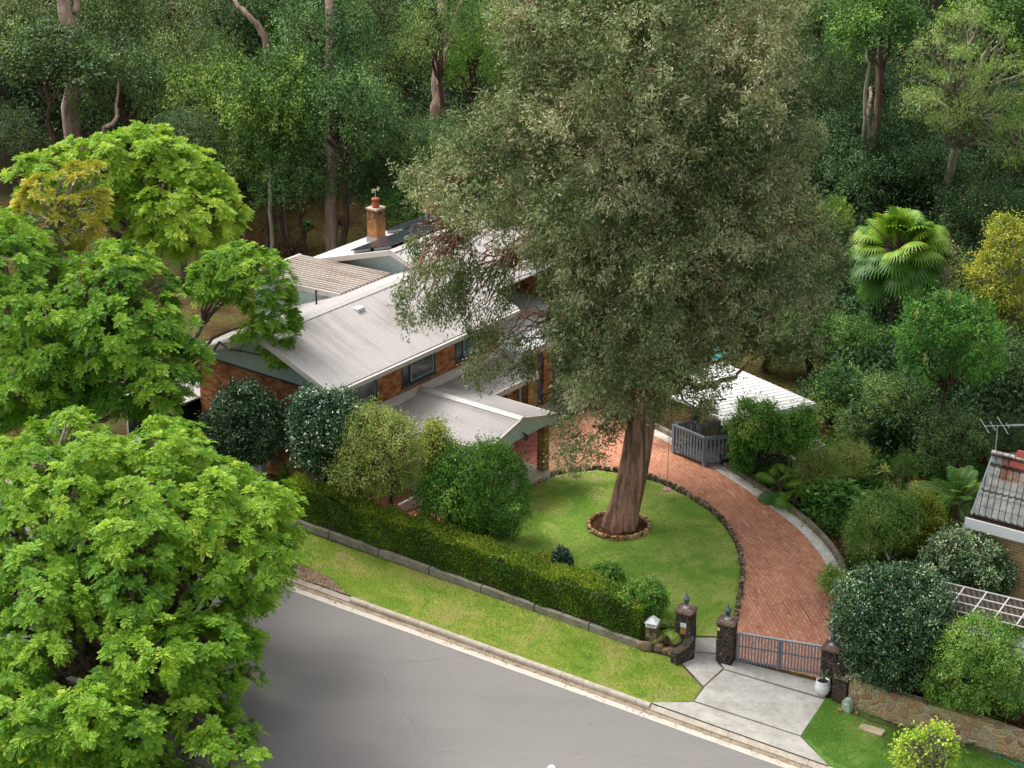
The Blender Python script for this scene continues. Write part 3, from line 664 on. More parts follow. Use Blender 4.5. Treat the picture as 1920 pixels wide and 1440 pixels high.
# paving round the house, the drive, the lawn
drape('front_paving', [P2(gp(*p)) for p in ((720, 1010), (800, 1010), (860, 1000), (900, 975), (990, 925))]+[P2(hw(8.3, -2.8)), P2(hw(10, -1.2)), P2(hw(9.3, .45)), P2(hw(.5, .45)), P2(hw(.5, -2.5))], .012, MT['paver2'], .4, px=False)
DR_OUT = [(1205, 806), (1300, 856), (1380, 905), (1440, 947), (1502, 997), (1540, 1042), (1555, 1072), (1565, 1110), (1568, 1150), (1556, 1200)]
DR_IN = [(1372, 1190), (1378, 1160), (1388, 1115), (1392, 1070), (1385, 1030), (1365, 992), (1335, 960), (1290, 930), (1240, 905), (1190, 890), (1120, 880), (1060, 886), (1030, 894), (1006, 908)]
drape('driveway', [P2(gp(*p)) for p in [(1140, 765)]+DR_OUT+[(1552, 1277), (1378, 1233)]+DR_IN]+[P2(hw(8.0, -2.9)), P2(hw(9.6, -1.3)), P2(hw(16.5, -1.5))], .02, MT['paver'], .4, px=False)
drape('patio', [P2(hw(9.45, .45)), P2(hw(9.7, -1.15)), P2(hw(17, -1.35)), P2(hw(17, .45))], .05, MT['patio'], .4, px=False, th=.05)
lawn_px = [(1372, 1186), (1378, 1160), (1385, 1115), (1389, 1070), (1382, 1031), (1362, 994), (1332, 963), (1288, 934), (1238, 909), (1188, 894), (1120, 884), (1060, 890), (1032, 898), (1008, 912), (985, 930), (930, 965), (880, 985), (835, 1005), (790, 1030), (900, 1080), (1050, 1130), (1210, 1175), (1290, 1180), (1302, 1194), (1346, 1195)]
drape('lawn', lawn_px, .05, MT['lawn'], .3, th=.05)
# concrete strip and kerb wall outside the drive
def offset_strip(pts, w0, w1):
    W2 = np.array([gp(*p)[:2] for p in pts]); t = np.gradient(W2, axis=0); t /= np.linalg.norm(t, axis=1)[:, None]; n = np.c_[-t[:, 1], t[:, 0]]
    return W2+n*w0, W2+n*w1
def smooth_px(pts, k=6):
    P = np.array(pts, float); t = np.arange(len(P)); tt = np.linspace(0, len(P)-1, (len(P)-1)*k+1)
    out = []
    for q in tt:
        i = min(int(q), len(P)-2); f = q-i; p0, p1, p2, p3 = P[max(i-1, 0)], P[i], P[i+1], P[min(i+2, len(P)-1)]
        out.append(.5*((2*p1)+(-p0+p2)*f+(2*p0-5*p1+4*p2-p3)*f*f+(-p0+3*p1-3*p2+p3)*f**3))
    return [tuple(p) for p in out]
outs = smooth_px(DR_OUT, 5)
a, b = offset_strip(outs, -.03, .36)
drape('driveway_border', [tuple(p) for p in a]+[tuple(p) for p in b[::-1]], .035, MT['edgeconc'], .4, px=False, th=.03)
def wallpath(mb, C, w, h, z0=-.2, hf=None):
    C = np.array(C, float); t = np.gradient(C, axis=0); t /= np.linalg.norm(t, axis=1)[:, None]; n = np.c_[-t[:, 1], t[:, 0]]; k = len(C)
    g = G(C[:, 0], C[:, 1]); A = C+n*w/2; B = C-n*w/2; hh = h if hf is None else hf(np.linspace(0, 1, k))
    V = np.concatenate([np.c_[A, g+z0], np.c_[A, g+hh], np.c_[B, g+hh], np.c_[B, g+z0]])
    mb.add(V, [(j*k+i, j*k+i+1, ((j+1) % 4)*k+i+1, ((j+1) % 4)*k+i) for j in range(4) for i in range(k-1)]+[(0, k, 2*k, 3*k), (k-1, 4*k-1, 3*k-1, 2*k-1)])
a, b = offset_strip(outs, .44, .44); mb = MB(); wallpath(mb, a, .15, .2)
mb.build('kerb_wall', MT['kerbwall'], label='low stained concrete upstand curving along the outer side of the brick drive', cat='kerb wall')
b0 = [tuple(p) for p in (offset_strip(outs, .5, .5)[0])]
drape('garden_bed', b0+[P2(gp(*p)) for p in ((1610, 1300), (1660, 1320), (1900, 1380), (2000, 1300), (2000, 900), (1800, 830), (1600, 800), (1450, 790), (1380, 850), (1300, 830))], .008, MT['mulch'], .5, px=False)
# edging of small stones between lawn and drive
rg = np.random.default_rng(5); ein = smooth_px(DR_IN[1:], 6); c, _ = offset_strip(ein, .0, 0); seg = np.linalg.norm(np.diff(c, axis=0), axis=1).cumsum(); mb = MB()
def stoneblock(mb, x, y, z, lx, ly, lz, rz, rg, m=0):
    u = np.array([(sx, sy, sz) for sz in (-1, 1) for sx, sy in ((-1, -1), (0, -1.08), (1, -1), (1.06, 0), (1, 1), (0, 1.06), (-1, 1), (-1.06, 0))], float)
    u *= rg.uniform(.82, 1.05, (16, 1)); u[8:, :2] *= .86; u = np.vstack([u, [[0, 0, 1.12]]]); u *= np.array([lx, ly, lz])/2
    ca, sa = math.cos(rz), math.sin(rz); R = np.c_[u[:, 0]*ca-u[:, 1]*sa+x, u[:, 0]*sa+u[:, 1]*ca+y, u[:, 2]+z]
    mb.add(R, [(j, (j+1) % 8, 8+(j+1) % 8, 8+j) for j in range(8)]+[(8+j, 8+(j+1) % 8, 16) for j in range(8)], rg.random(), m)
L = seg[-1]; s = 0
while s < L:
    i = int(np.searchsorted(seg, s)); i = min(i, len(c)-2); p = c[i]+(c[i+1]-c[i])*rg.random(); tdir = c[i+1]-c[i]; ln = rg.uniform(.16, .3)
    stoneblock(mb, p[0]+rg.normal(0, .015), p[1]+rg.normal(0, .015), float(G(p[0], p[1]))+.06, ln, rg.uniform(.13, .19), .2, math.atan2(tdir[1], tdir[0])+rg.normal(0, .08), rg); s += ln*.92
mb.build('stone_edging', MT['edgestone'], label='line of small rough stones edging the lawn beside the brick drive', cat='garden edging')
# stones between the lawn and the front paving, ends of the porch
mb = MB(); c, _ = offset_strip(smooth_px([(1010, 905), (985, 925), (930, 960), (880, 982), (835, 1000), (790, 1025)], 8), 0, 0)
for p in c[::2]: stoneblock(mb, p[0], p[1], float(G(*p))+.08, rg.uniform(.25, .4), .2, .24, rg.uniform(0, 3), rg)
mb.build('stone_edging', MT['ringstone'], label='row of paler rocks between the lawn and the paving in front of the porch', cat='garden edging')
# retaining kerb under the hedge
w0, w1 = gp(525, 978), gp(1208, 1222); mb = MB(); n_ = 7
for k in range(n_):
    t0, t1 = k/n_, (k+1)/n_; a = w0+(w1-w0)*(t0+.0015); b = w0+(w1-w0)*(t1-.0015); nn = np.array([SN[0], SN[1], 0])*.16
    a[2] = float(G(a[0], a[1]))-.1; b[2] = float(G(b[0], b[1]))-.1; mb.prism([a, b, b+nn, a+nn], (0, 0, .34))
mb.build('retaining_kerb', MT['retain'], label='long low weathered concrete retaining kerb at the foot of the clipped hedge', cat='retaining wall')
HEDGE0, HEDGE1 = w0, w1
# pool behind the tree, seen as a scrap of turquoise
pc = hw(17.5, -2.2); drape('pool_water', [P2(hw(16.6, -2.6)), P2(hw(20.5, -2.6)), P2(hw(20.5, .3)), P2(hw(16.6, .3))], .06, MT['water'], .6, px=False)
# ---------------------------------------------------------------- the house (local frame: x along the street-side wall, y back from it)
GZ = 1.15
house = empty('brick_house', tuple(HO), HANG, 'large two storey brown brick house with cream metal roofs, brick chimney and gabled porch', 'house')
def part(name, mat, parent=None, fn=None, smooth=False, label=None, shift=None):
    mb = MB(); fn(mb); return mb.build(name, MT[mat], parent or house, smooth, label=label)
def corrsheet(mb, o, a, b, period, amp, kind='sine', th=.05):
    """profiled metal sheet: ribs run along b, profile repeats along a"""
    o, a, b = (np.array(q, float) for q in (o, a, b)); La = np.linalg.norm(a); ah = a/La; n = np.cross(ah, b/np.linalg.norm(b)); n = n if n[2] > 0 else -n
    if kind == 'sine':
        k = int(La/period*4)+1; s = np.linspace(0, La, k); h = amp*np.sin(s/period*2*math.pi)
    else:      # square ribs
        s, h = [], []; q = 0
        while q < La:
            for ds, hh in ((0, 0), (.72, 0), (.76, 1), (.93, 1), (.97, 0)):
                if q+ds*period <= La: s.append(q+ds*period); h.append(hh*amp)
            q += period
        s = np.array(s+[La]); h = np.array(h+[0.])
    k = len(s); A = o+ah*s[:, None]+n*(h[:, None]+.012); B = A+b
    q = np.arange(k-1); V = np.vstack([A, B]); mb.add(V, np.stack([q, q+1, q+1+k, q+k], 1))
    mb.prism([o, o+a, o+a+b, o+b], -n*th)      # the deck below the sheet
RZ, EZ, BZ = 6.65, 5.42, 5.22
def wall_front(mb):
    wins = [(.75, 2.54), (3.83, 5.67), (6.8, 8.56)]; x = .3
    mb.box(.3, 9.3, .5, .72, GZ-1.2, 4.15)
    for a, b in wins+[(9.3, 9.3)]:
        mb.box(x, a, .5, .72, 4.15, 5.3); x = b
    mb.box(.3, .52, .72, 6.75, GZ-.6, 5.0); mb.box(9.08, 9.3, .72, 6.75, GZ-.6, 5.0); mb.box(.52, 9.08, 6.53, 6.75, GZ-.6, 5.0)
part('wall', 'brick', fn=wall_front)
part('interior', 'interior', fn=lambda m: m.box(.6, 9.0, 1.0, 6.4, GZ, 5.15))
def rf(mb):
    corrsheet(mb, (-.3, 0, EZ), (10.1, 0, 0), (0, 3.2, RZ-EZ), .12, .016)
    corrsheet(mb, (-.3, 3.2, RZ), (10.1, 0, 0), (0, 3.75, -(3.75*.385)), .12, .016)
part('roof', 'roof', fn=rf)
def ridge(mb): mb.prism([(-.32, 3.02, RZ-.03), (-.32, 3.2, RZ+.055), (-.32, 3.38, RZ-.03), (-.32, 3.38, RZ-.045), (-.32, 3.2, RZ+.04), (-.32, 3.02, RZ-.045)], (10.14, 0, 0))
part('ridge_cap', 'trim', fn=ridge)
part('gutter', 'trim', fn=lambda m: (m.box(-.3, 9.8, -.13, 0.0, EZ-.17, EZ-.02), m.box(-.3, 9.8, .0, .5, EZ-.15, EZ-.12)))
for x in (-.34, 9.8):
    part('bargeboard', 'trim', fn=lambda mb: mb.prism([(x, 0, EZ-.17), (x, 0, EZ+.03), (x, 3.2, RZ+.04), (x, 6.95, RZ-1.40), (x, 6.95, RZ-1.62), (x, 3.2, RZ-.18)], (.045, 0, 0)))
for x in (.34, 9.2): part('gable_panel', 'gable', fn=lambda m: m.prism([(x, .55, 5.0), (x, .45, 5.42), (x, 3.2, RZ-.1), (x, 6.75, 5.15), (x, 6.75, 5.0)], (.06, 0, 0)))
part('dark_strip', 'darkmetal', fn=lambda m: m.box(.27, .3, .5, 6.75, 4.97, 5.02))  # thin dark line along the top of the gable-end brickwork
def window(x0, x1, label=None, ypl=.5, z0=4.15, z1=5.28, split=.3):
    mb = MB(); t = .045
    mb.box(x0, x1, ypl-.02, ypl+.1, z0, z0+t); mb.box(x0, x1, ypl-.02, ypl+.1, z1-t, z1); mb.box(x0, x0+t, ypl-.02, ypl+.1, z0+t, z1-t); mb.box(x1-t, x1, ypl-.02, ypl+.1, z0+t, z1-t)
    w = mb.build('window', MT['frame'], house)
    mb = MB(); xm = x0+(x1-x0)*split; mb.box(x1-t-.05, x1-t-.004, ypl+.02, ypl+.075, z0+t, z1-t); mb.box(xm, x1-t-.05, ypl+.02, ypl+.075, z0+t, z0+t+.04); mb.box(xm, xm+.025, ypl+.02, ypl+.075, z0+t+.04, z1-t)
    mb.build('sash', MT['alu'], w)
    mb = MB(); mb.box(x0+t, xm, ypl+.085, ypl+.095, z0+t, z1-t); mb.box(xm+.05, x1-t-.07, ypl+.045, ypl+.055, z0+t+.055, z1-t); mb.build('glass', MT['glass'], w)
    mb = MB(); mb.box(x0-.03, x1+.03, ypl-.06, ypl+.0, z0-.07, z0-.003); mb.build('sill', MT['frame'], w)
for a, b in ((.75, 2.54), (3.83, 5.67), (6.8, 8.56)): window(a, b)
part('skylight', 'white', fn=lambda m: (m.box(3.95, 4.3, 2.5, 2.75, 6.33, 6.53),))
# awning along the street side
AWU1 = 9.35
def aw(mb): corrsheet(mb, (1.9, -1.15, 3.33), (AWU1-1.9, 0, 0), (0, 1.62, .42), .12, .016)
part('awning_roof', 'roof', fn=aw)
part('awning_flashing', 'trim', fn=lambda m: m.prism([(1.9, .5, 3.93), (1.9, .47, 3.93), (1.9, .25, 3.74), (1.9, .25, 3.72), (1.9, .5, 3.72)], (AWU1-1.9, 0, 0)))
part('awning_fascia', 'trim', fn=lambda m: (m.box(1.9, AWU1, -1.27, -1.15, 3.14, 3.34), m.prism([(1.9, -1.27, 3.14), (1.9, -1.27, 3.36), (1.9, .5, 3.82), (1.9, .5, 3.6)], (-.05, 0, 0)), m.prism([(AWU1, -1.27, 3.14), (AWU1, -1.27, 3.36), (AWU1, .5, 3.82), (AWU1, .5, 3.6)], (.05, 0, 0)), m.box(1.9, AWU1, -1.15, .5, 3.12, 3.16)))
# porch gable
PU, PV, PR, PE, PH = 4.72, -4.05, 3.86, 3.36, 1.95
def pr_(mb):
    for sg in (-1, 1):
        a = (PU, PV, PR); corrsheet(mb, a, (0, .5-PV-.1, 0), (sg*PH, 0, PE-PR), .12, .016)
part('porch_roof', 'roofy', fn=pr_)
part('porch_ridge_cap', 'trim', fn=lambda m: m.prism([(PU-.17, PV-.03, PR), (PU, PV-.03, PR+.06), (PU+.17, PV-.03, PR), (PU+.17, PV-.03, PR-.02), (PU-.17, PV-.03, PR-.02)], (0, 4.5, 0)))
def pfas(mb):
    for sg in (-1, 1):
        e = PU+sg*PH; mb.prism([(PU, PV-.05, PR+.03), (e, PV-.05, PE+.03), (e, PV-.05, PE-.12), (PU, PV-.05, PR-.12)], (0, .05, 0))
        mb.box(*sorted((e, e+sg*.1)), PV-.05, -1.2, PE-.15, PE-.01)
part('porch_bargeboard', 'trim', fn=pfas)
part('porch_gable_panel', 'gable', fn=lambda m: m.prism([(PU-PH+.08, PV, PE-.22), (PU+PH-.08, PV, PE-.22), (PU+PH-.08, PV, PE-.04), (PU, PV, PR-.1), (PU-PH+.08, PV, PE-.04)], (0, .08, 0)))
part('porch_ceiling', 'trim', fn=lambda m: m.box(PU-PH+.1, PU+PH-.1, PV+.1, -1.3, PE-.2, PE-.16))
part('porch_lantern', 'darkmetal', fn=lambda m: (m.box(PU-.02, PU+.02, PV-.14, PV, PE-.05, PE-.02), m.lathe([(0, PE-.02), (.09, PE-.1), (.06, PE-.24), (.03, PE-.28), (0, PE-.28)], 10, (PU, PV-.16))))
for u_, v_ in ((PU+PH-.3, PV+.35), (PU-PH+.3, PV+.35)):
    part('porch_column', 'sandstone', fn=lambda m: m.box(u_-.15, u_+.15, v_-.15, v_+.15, .6, PE-.2))
part('porch_wall', 'white', fn=lambda m: (m.box(PU-PH+.3, PU-PH+.42, PV+.6, -1.3, .6, 3.1), m.box(.8, PU-PH+.3, -1.9, -1.8, .8, 1.5)))
part('porch_step', 'patio', fn=lambda m: m.box(PU-PH, PU+PH-.2, PV+.1, .5, .9, 1.3))
for u_ in (9.15, 7.9): part('column', 'sandstone', fn=lambda m: m.box(u_-.13, u_+.13, -1.08, -.82, 1.0, 3.13))
part('downpipe', 'white', fn=lambda m: m.tube([(9.0, -.72, 1.1), (9.0, -.72, 3.2)], .045, 8))
# garage wing under a deck
part('deck', 'deckpaint', fn=lambda m: (m.box(9.3, 16.5, -.5, 5.2, 3.74, 3.92),))
part('deck_edge', 'trim', fn=lambda m: m.box(8.9, 16.52, -.56, -.5, 3.66, 3.93))
part('garage_wall', 'brick', fn=lambda m: (m.box(9.32, 16.4, .1, .32, 3.25, 3.73), m.box(11.55, 12.1, .1, .32, 1.0, 3.25), m.box(15.9, 16.4, .1, .32, 1.0, 3.25), m.box(16.18, 16.4, .32, 5.0, 1.0, 3.73), m.box(9.32, 9.9, .1, .32, 1.0, 3.25)))
for a, b in ((9.9, 11.55), (12.1, 15.9)):
    part('garage_door', 'doorblue', fn=lambda m: [m.box(a, b, .2-.01*(k % 2), .26, 1.16+.235*k, 1.16+.235*(k+1)-.012) for k in range(9)])
part('deck_column', 'sandstone', fn=lambda m: m.box(10.1, 10.4, -.45, -.15, 1.0, 3.68))
part('side_gate', 'doorblue', fn=lambda m: [m.box(16.45+.16*k, 16.6+.16*k, .12, .15, 1.1, 2.9) for k in range(9)])
# back block
BU0, BU1, BR, BRV, BEV, BEZ = 8.75, 15.2, 6.85, 5.1, 9.4, 5.6
part('rear_wall', 'gable', fn=lambda m: (m.prism([(BU0+.35, 9.1, .5), (BU0+.35, 2.2, .5), (BU0+.35, 2.2, 5.5), (BU0+.35, BRV, BR-.12), (BU0+.35, 9.1, 5.55)], (.1, 0, 0)), m.box(BU0+.45, 15.0, 8.95, 9.1, .5, 5.55)))
part('rear_brick_wall', 'brick', fn=lambda m: m.prism([(14.7, 9.1, .5), (14.7, 1.7, .5), (14.7, 1.7, 5.5), (14.7, BRV, BR-.12), (14.7, 9.1, 5.5)], (.25, 0, 0)))
def rr_(mb):
    corrsheet(mb, (BU0, BRV, BR), (BU1-BU0, 0, 0), (0, BEV-BRV, BEZ-BR), .12, .016)
    corrsheet(mb, (BU0, 1.5, 5.62), (BU1-BU0, 0, 0), (0, BRV-1.5, BR-5.62), .12, .016)
part('rear_roof', 'roof', fn=rr_)
part('rear_bargeboard', 'trim', fn=lambda m: (m.prism([(BU0-.04, BEV, BEZ-.16), (BU0-.04, BEV, BEZ+.05), (BU0-.04, BRV, BR+.05), (BU0-.04, 1.5, 5.67), (BU0-.04, 1.5, 5.47), (BU0-.04, BRV, BR-.14)], (.045, 0, 0)), m.prism([(BU0-.04, BRV-.17, BR), (BU0-.04, BRV, BR+.07), (BU0-.04, BRV+.17, BR)], (BU1-BU0+.06, 0, 0)), m.box(BU0, BU1, BEV, BEV+.12, BEZ-.15, BEZ)))
# ribbed lean-to roof between the two blocks
part('link_roof', 'roof2', fn=lambda m: corrsheet(m, (5.85, 5.05, 6.0), (2.95, 0, 0), (0, 4.6, -.22), .2, .045, 'rib'))
part('link_wall', 'gable', fn=lambda m: (m.box(5.95, 6.1, 5.5, 9.5, .5, 5.78), m.box(6.1, 8.7, 9.35, 9.5, .5, 5.75)))
part('link_fascia', 'trim', fn=lambda m: (m.prism([(5.8, 5.05, 5.84), (5.8, 5.05, 6.03), (5.8, 9.65, 5.81), (5.8, 9.65, 5.6)], (.05, 0, 0)), m.box(5.8, 8.8, 9.65, 9.77, 5.66, 5.82)))
part('vent_pipe', 'rust', fn=lambda m: (m.tube([(4.75, 5.2, 5.7), (4.75, 5.2, 6.4)], .035, 8), m.lathe([(.0, 6.45), (.06, 6.42), (.05, 6.36)], 8, (4.75, 5.2))))
# chimney with pot and vane
ch = part('chimney', 'chimney', fn=lambda m: (m.box(11.3, 11.83, 8.0, 8.48, 5.5, 7.22),))
part('flashing', 'galv', ch, fn=lambda m: m.box(11.27, 11.86, 7.97, 8.51, 5.6, 6.12))
part('crown_cap', 'slabpale', ch, fn=lambda m: m.prism([(11.27, 7.97, 7.22), (11.86, 7.97, 7.22), (11.86, 8.51, 7.22), (11.27, 8.51, 7.22)], (0, 0, .07)))
part('chimney_pot', 'terracotta', ch, smooth=True, fn=lambda m: m.lathe([(.15, 7.29), (.16, 7.42), (.12, 7.45), (.12, 7.56), (.16, 7.58), (.16, 7.64), (.05, 7.66), (0, 7.66)], 14, (11.56, 8.24)))
def vane(m):
    m.tube([(11.56, 8.24, 7.66), (11.56, 8.24, 8.0)], .014, 6); m.box(11.37, 11.75, 8.232, 8.248, 7.96, 7.99)
    m.prism([(11.36, 8.235, 7.90), (11.50, 8.235, 7.90), (11.50, 8.235, 8.04), (11.36, 8.235, 8.04)], (0, .012, 0)); m.prism([(11.7, 8.235, 7.88), (11.84, 8.235, 7.98), (11.7, 8.235, 8.1)], (0, .012, 0))
part('weather_vane', 'cream', ch, fn=vane)
# roof mounted panels
def slopez(v): return BR-(v-BRV)*(BR-BEZ)/(BEV-BRV)
def panels(u0, v0, nu, nv, du=1.7, dv=1.02, lift=.16):
    k = (BR-BEZ)/(BEV-BRV)
    for i in range(nu):
        for j in range(nv):
            mb = MB(); a, b = u0+i*du, v0+j*dv
            z0, z1 = slopez(b)+lift, slopez(b+dv-.03)+lift
            mb.prism([(a, b, z0), (a+du-.03, b, z0), (a+du-.03, b+dv-.03, z1), (a, b+dv-.03, z1)], (0, 0, .04)); p = mb.build('solar_panel', MT['solar'], house)
            mb = MB(); mb.prism([(a+.1, b+.1, z0-.12), (a+.16, b+.1, z0-.12), (a+.16, b+dv-.1, z1-.1), (a+.1, b+dv-.1, z1-.1)], (0, 0, .1)); mb.build('bracket', MT['galv'], p)
panels(9.0, 5.3, 4, 2); panels(12.6, 7.75, 2, 1)
# low annex at the left rear with a white balustrade
part('annex_roof', 'roof', fn=lambda m: corrsheet(m, (-.9, 6.85, 3.35), (3, 0, 0), (0, 3, -.3), .12, .016))
part('annex_fascia', 'trim', fn=lambda m: (m.prism([(-.95, 6.85, 3.1), (-.95, 6.85, 3.42), (-.95, 9.9, 3.12), (-.95, 9.9, 2.85)], (.05, 0, 0)), m.box(-.5, 2, 9.7, 9.8, 1, 2.9)))
part('annex_wall', 'interior', fn=lambda m: m.box(-.5, 2, 7.1, 9.7, 1, 3.0))
def abal(m):
    m.box(-.8, -.74, 6.9, 9.6, 4.2, 4.26)
    for y in np.arange(6.9, 9.6, .16): m.box(-.8, -.76, y, y+.03, 3.4, 4.2)
part('balustrade', 'white', fn=abal)
# ---------------------------------------------------------------- near trees and garden plants
wx = lambda px, py, off=0.: gp(px, py, off)
def dpt(px, y): q = atdep(px, 900, y); return np.array([q[0], y, float(G(q[0], y))])
# the great tree on the front lawn
TB = wx(1160, 990)
BIG = [(935, -60), (905, 60), (950, 130), (900, 200), (868, 255), (800, 285), (748, 320), (760, 365), (815, 400), (870, 440), (940, 462), (1000, 505), (1035, 580), (1030, 650), (1040, 710), (1030, 760), (1030, 830), (1055, 880), (1105, 890), (1140, 850), (1160, 800), (1215, 795), (1270, 775), (1335, 790), (1350, 720), (1400, 660), (1470, 690), (1545, 650), (1560, 560), (1578, 480), (1560, 410), (1500, 340), (1535, 250), (1500, 150), (1490, 60), (1500, -60), (1200, -110)]
big = plant('old_turpentine_tree', TB, 'huge old tree with thick fluted trunk and olive grey crown on the round lawn', 'tree')
lb = lobes(BIG, 62.8, 6.3, 58, 11, back=.4, slant=.05, space=1.02)
core = lobes([(1000, -40), (960, 250), (1020, 500), (1100, 760), (1230, 740), (1440, 600), (1450, 300), (1420, -60)], 62.8, 3.0, 75, 12, back=1, space=.8)
lball = np.vstack([lb, core])
mb = MB(); leafcrown(mb, lball, 21, spacing=.44, spread=.15, n=42, L=.155, Wd=.046, droop=.35, tint=(.08, .8), lobevar=.5, under=.85, hang=.08, m=0)
HANGS = [[(738, 540), (775, 500), (850, 470), (880, 520), (830, 545), (800, 590), (760, 600)], [(800, 545), (870, 530), (850, 590), (815, 585)], [(855, 500), (960, 490), (955, 560), (900, 640), (870, 600)], [(865, 690), (930, 610), (1000, 620), (1000, 700), (940, 680), (900, 720)], [(760, 440), (880, 430), (900, 500), (790, 500)]]
hl = np.vstack([lobes(p, 60.0+.4*i, .8, 20, 60+i, back=.3, space=.75, front=.4) for i, p in enumerate(HANGS)])
leafcrown(mb, hl, 71, spacing=.46, spread=.11, n=9, L=.13, Wd=.045, droop=.9, tint=(.1, .65), under=.1, hang=.24)
bc = mb.build('crown', MT['L_big'], big, shift=TB); bc.color = (1, 1, 1, 1)
top = TB+np.array([.75, .5, 4.6]); mb = MB()
t = np.linspace(0, 1, 26); path = TB+(top-TB)*t[:, None]+np.array([.12, 0, 0])*np.sin(t*3.1)[:, None]; path[0][2] -= .4
rad = .47+.13*np.exp(-t*8)-.04*t
def wob(th, t):
    a = 1+.055*np.sin(7*th+1+2*t[:, None])+.04*np.sin(13*th+3*t[:, None])+.02*np.sin(29*th+t[:, None]*5)
    return a+np.exp(-t*10)[:, None]*.10*np.sin(5*th+.6)
mb.tube(path, rad, 72, wob=wob)
def limb(p, r0, r1, n=12, wig=.1, seed=0):
    rg = np.random.default_rng(seed); P = np.array(p, float); tt = np.linspace(0, len(P)-1, n)
    Q = np.array([np.interp(tt, np.arange(len(P)), P[:, k]) for k in range(3)]).T
    Q[1:-1] += rg.normal(0, wig, (n-2, 3)); mb.tube(Q, np.linspace(r0, r1, n), 12, cap=False); return Q
A = path[-2]
limb([A, A+[.9, -.2, 2.2], A+[1.5, .2, 5], A+[2.3, .4, 8], A+[2.6, .4, 11]], .42, .12, seed=1)
limb([A, A+[-.5, .3, 2.4], A+[-.2, .3, 6], A+[.2, .4, 10], A+[.5, .3, 14]], .46, .12, seed=2)
limb([A+[0, 0, .6], A+[-1.6, .3, 2.6], A+[-3.2, .3, 5.0], A+[-4.4, .2, 6.6]], .26, .05, seed=3)
limb([A+[.2, 0, .2], A+[1.2, -1, .9], A+[2.2, -1.5, 1.1], A+[3.2, -1.4, 1.8]], .2, .04, seed=4)
rg = np.random.default_rng(9)
starts = [path[-1], A+np.array([-.2, .3, 4]), A+np.array([.2, .3, 8]), A+np.array([1.5, .2, 5]), A+np.array([2.2, .4, 8])]
for i in range(len(lball)):
    if rg.random() > .5: continue
    e = lball[i][:3]; s = min(starts, key=lambda q: np.linalg.norm(q-e)+max(0, q[2]-e[2])*1.2); d = np.linalg.norm(e-s)
    q = np.array([s, s+(e-s)*.33+[0, 0, .1*d], s+(e-s)*.7+[0, 0, .1*d], e]); limb(q, .03+.012*d, .015, 9, .04*d, 100+i)
# hanging limbs reaching over the roof and some bare twigs at the surface
for i in range(len(hl)):
    if rg.random() > .3: continue
    e = hl[i][:3]; s = lball[np.argmin(np.linalg.norm(lball[:, :3]-e-np.array([1.2, 1.5, .8]), axis=1))][:3]; q = np.array([s, s+(e-s)*.5+[0, 0, .4], e]); limb(q, .03, .01, 9, .15, 300+i)
for i in rg.permutation(len(lb))[:110]:
    c, r = lb[i][:3], lb[i][3]; d = nrm(np.array([rg.normal(0, .6), -abs(rg.normal(0, 1)), rg.normal(.1, .5)])); e = c+d*r*1.08; s = c+nrm(rg.normal(size=3))*r*.9
    limb([s, (s+e)/2+rg.normal(0, .15, 3), e], .03, .012, 6, .05, 500+i)
mb.build('trunk', MT['bigbark'], big, smooth=True, shift=TB)
# mulch disc and stone ring
drape('tree_mulch', [(TB[0]+.95*math.cos(a), TB[1]+.95*math.sin(a)) for a in np.linspace(0, 6.28, 26)[:-1]], .09, MT['mulch'], .25, px=False)
mb = MB(); rg = np.random.default_rng(3)
for k in range(25):
    a = k/25*2*math.pi; x, y = TB[0]+1.0*math.cos(a), TB[1]+1.0*math.sin(a); stoneblock(mb, x, y, float(G(x, y))+.12, .24, .13, .16, a+math.pi/2, rg)
mb.build('stone_ring', MT['ringstone'], label='ring of pale sandstone blocks round the foot of the huge tree', cat='garden edging')

# jacarandas on the left
J1 = [(-60, 850), (20, 800), (60, 815), (100, 772), (165, 765), (210, 800), (235, 830), (290, 790), (360, 800), (395, 840), (440, 875), (500, 895), (545, 945), (556, 975), (530, 1000), (540, 1040), (520, 1090), (500, 1155), (450, 1150), (440, 1170), (485, 1190), (490, 1240), (470, 1290), (430, 1320), (480, 1370), (470, 1420), (450, 1500), (-60, 1500)]
gaps = [(165, 1215, 45), (335, 1110, 22), (300, 1310, 28), (345, 1400, 26), (120, 1290, 30)]
def gapped(lb, gaps, dep):
    keep = []
    for q in lb:
        d = q[:3]-CAMP; k = d@FW; px, py = 960+F_PX*d[0]/k, 720-F_PX*(d@UPV)/k; r = q[3]*F_PX/k
        g_ = min([math.hypot(px-a, py-b)-c for a, b, c in gaps]) if gaps else 99
        if g_ < 0: continue
        q = q.copy(); q[3] = min(q[3], max(.3, (g_+8)*k/F_PX)); keep.append(q)
    return np.array(keep)
l1 = gapped(lobes(J1, 50.0, 3.6, 52, 31, back=.3, slant=.75, space=1.06), gaps, 50)
b1 = np.array([-9.6, 49.0, 0.]); b1[2] = float(G(b1[0], b1[1]))
tree('jacaranda', J1, 50, 3, 60, b1, 'bright green jacaranda spreading over the street in the lower left, two mauve blooms', lob=l1, leaf='L_jac', bark_='jacbark', style='jac', seed=32, tr=.28, spacing=.33, L=.29, tint=(.2, .7), topf=.25, frac=.8)
jr = bpy.data.objects['jacaranda']
for q_, (px, py) in enumerate(((256, 832), (127, 874))):
    c = atdep(px, py, 51.5); mb = MB(); rg = np.random.default_rng(q_); P = c+rg.normal(0, [.06, .06, .09], (60, 3)); diamonds(mb, P, rg.normal(size=(60, 3))-[0, 0, 1], rg.normal(size=(60, 3)), .07, .045, rg.random(60)); mb.build('flower_cluster', MT['L_flower'], jr, shift=b1)
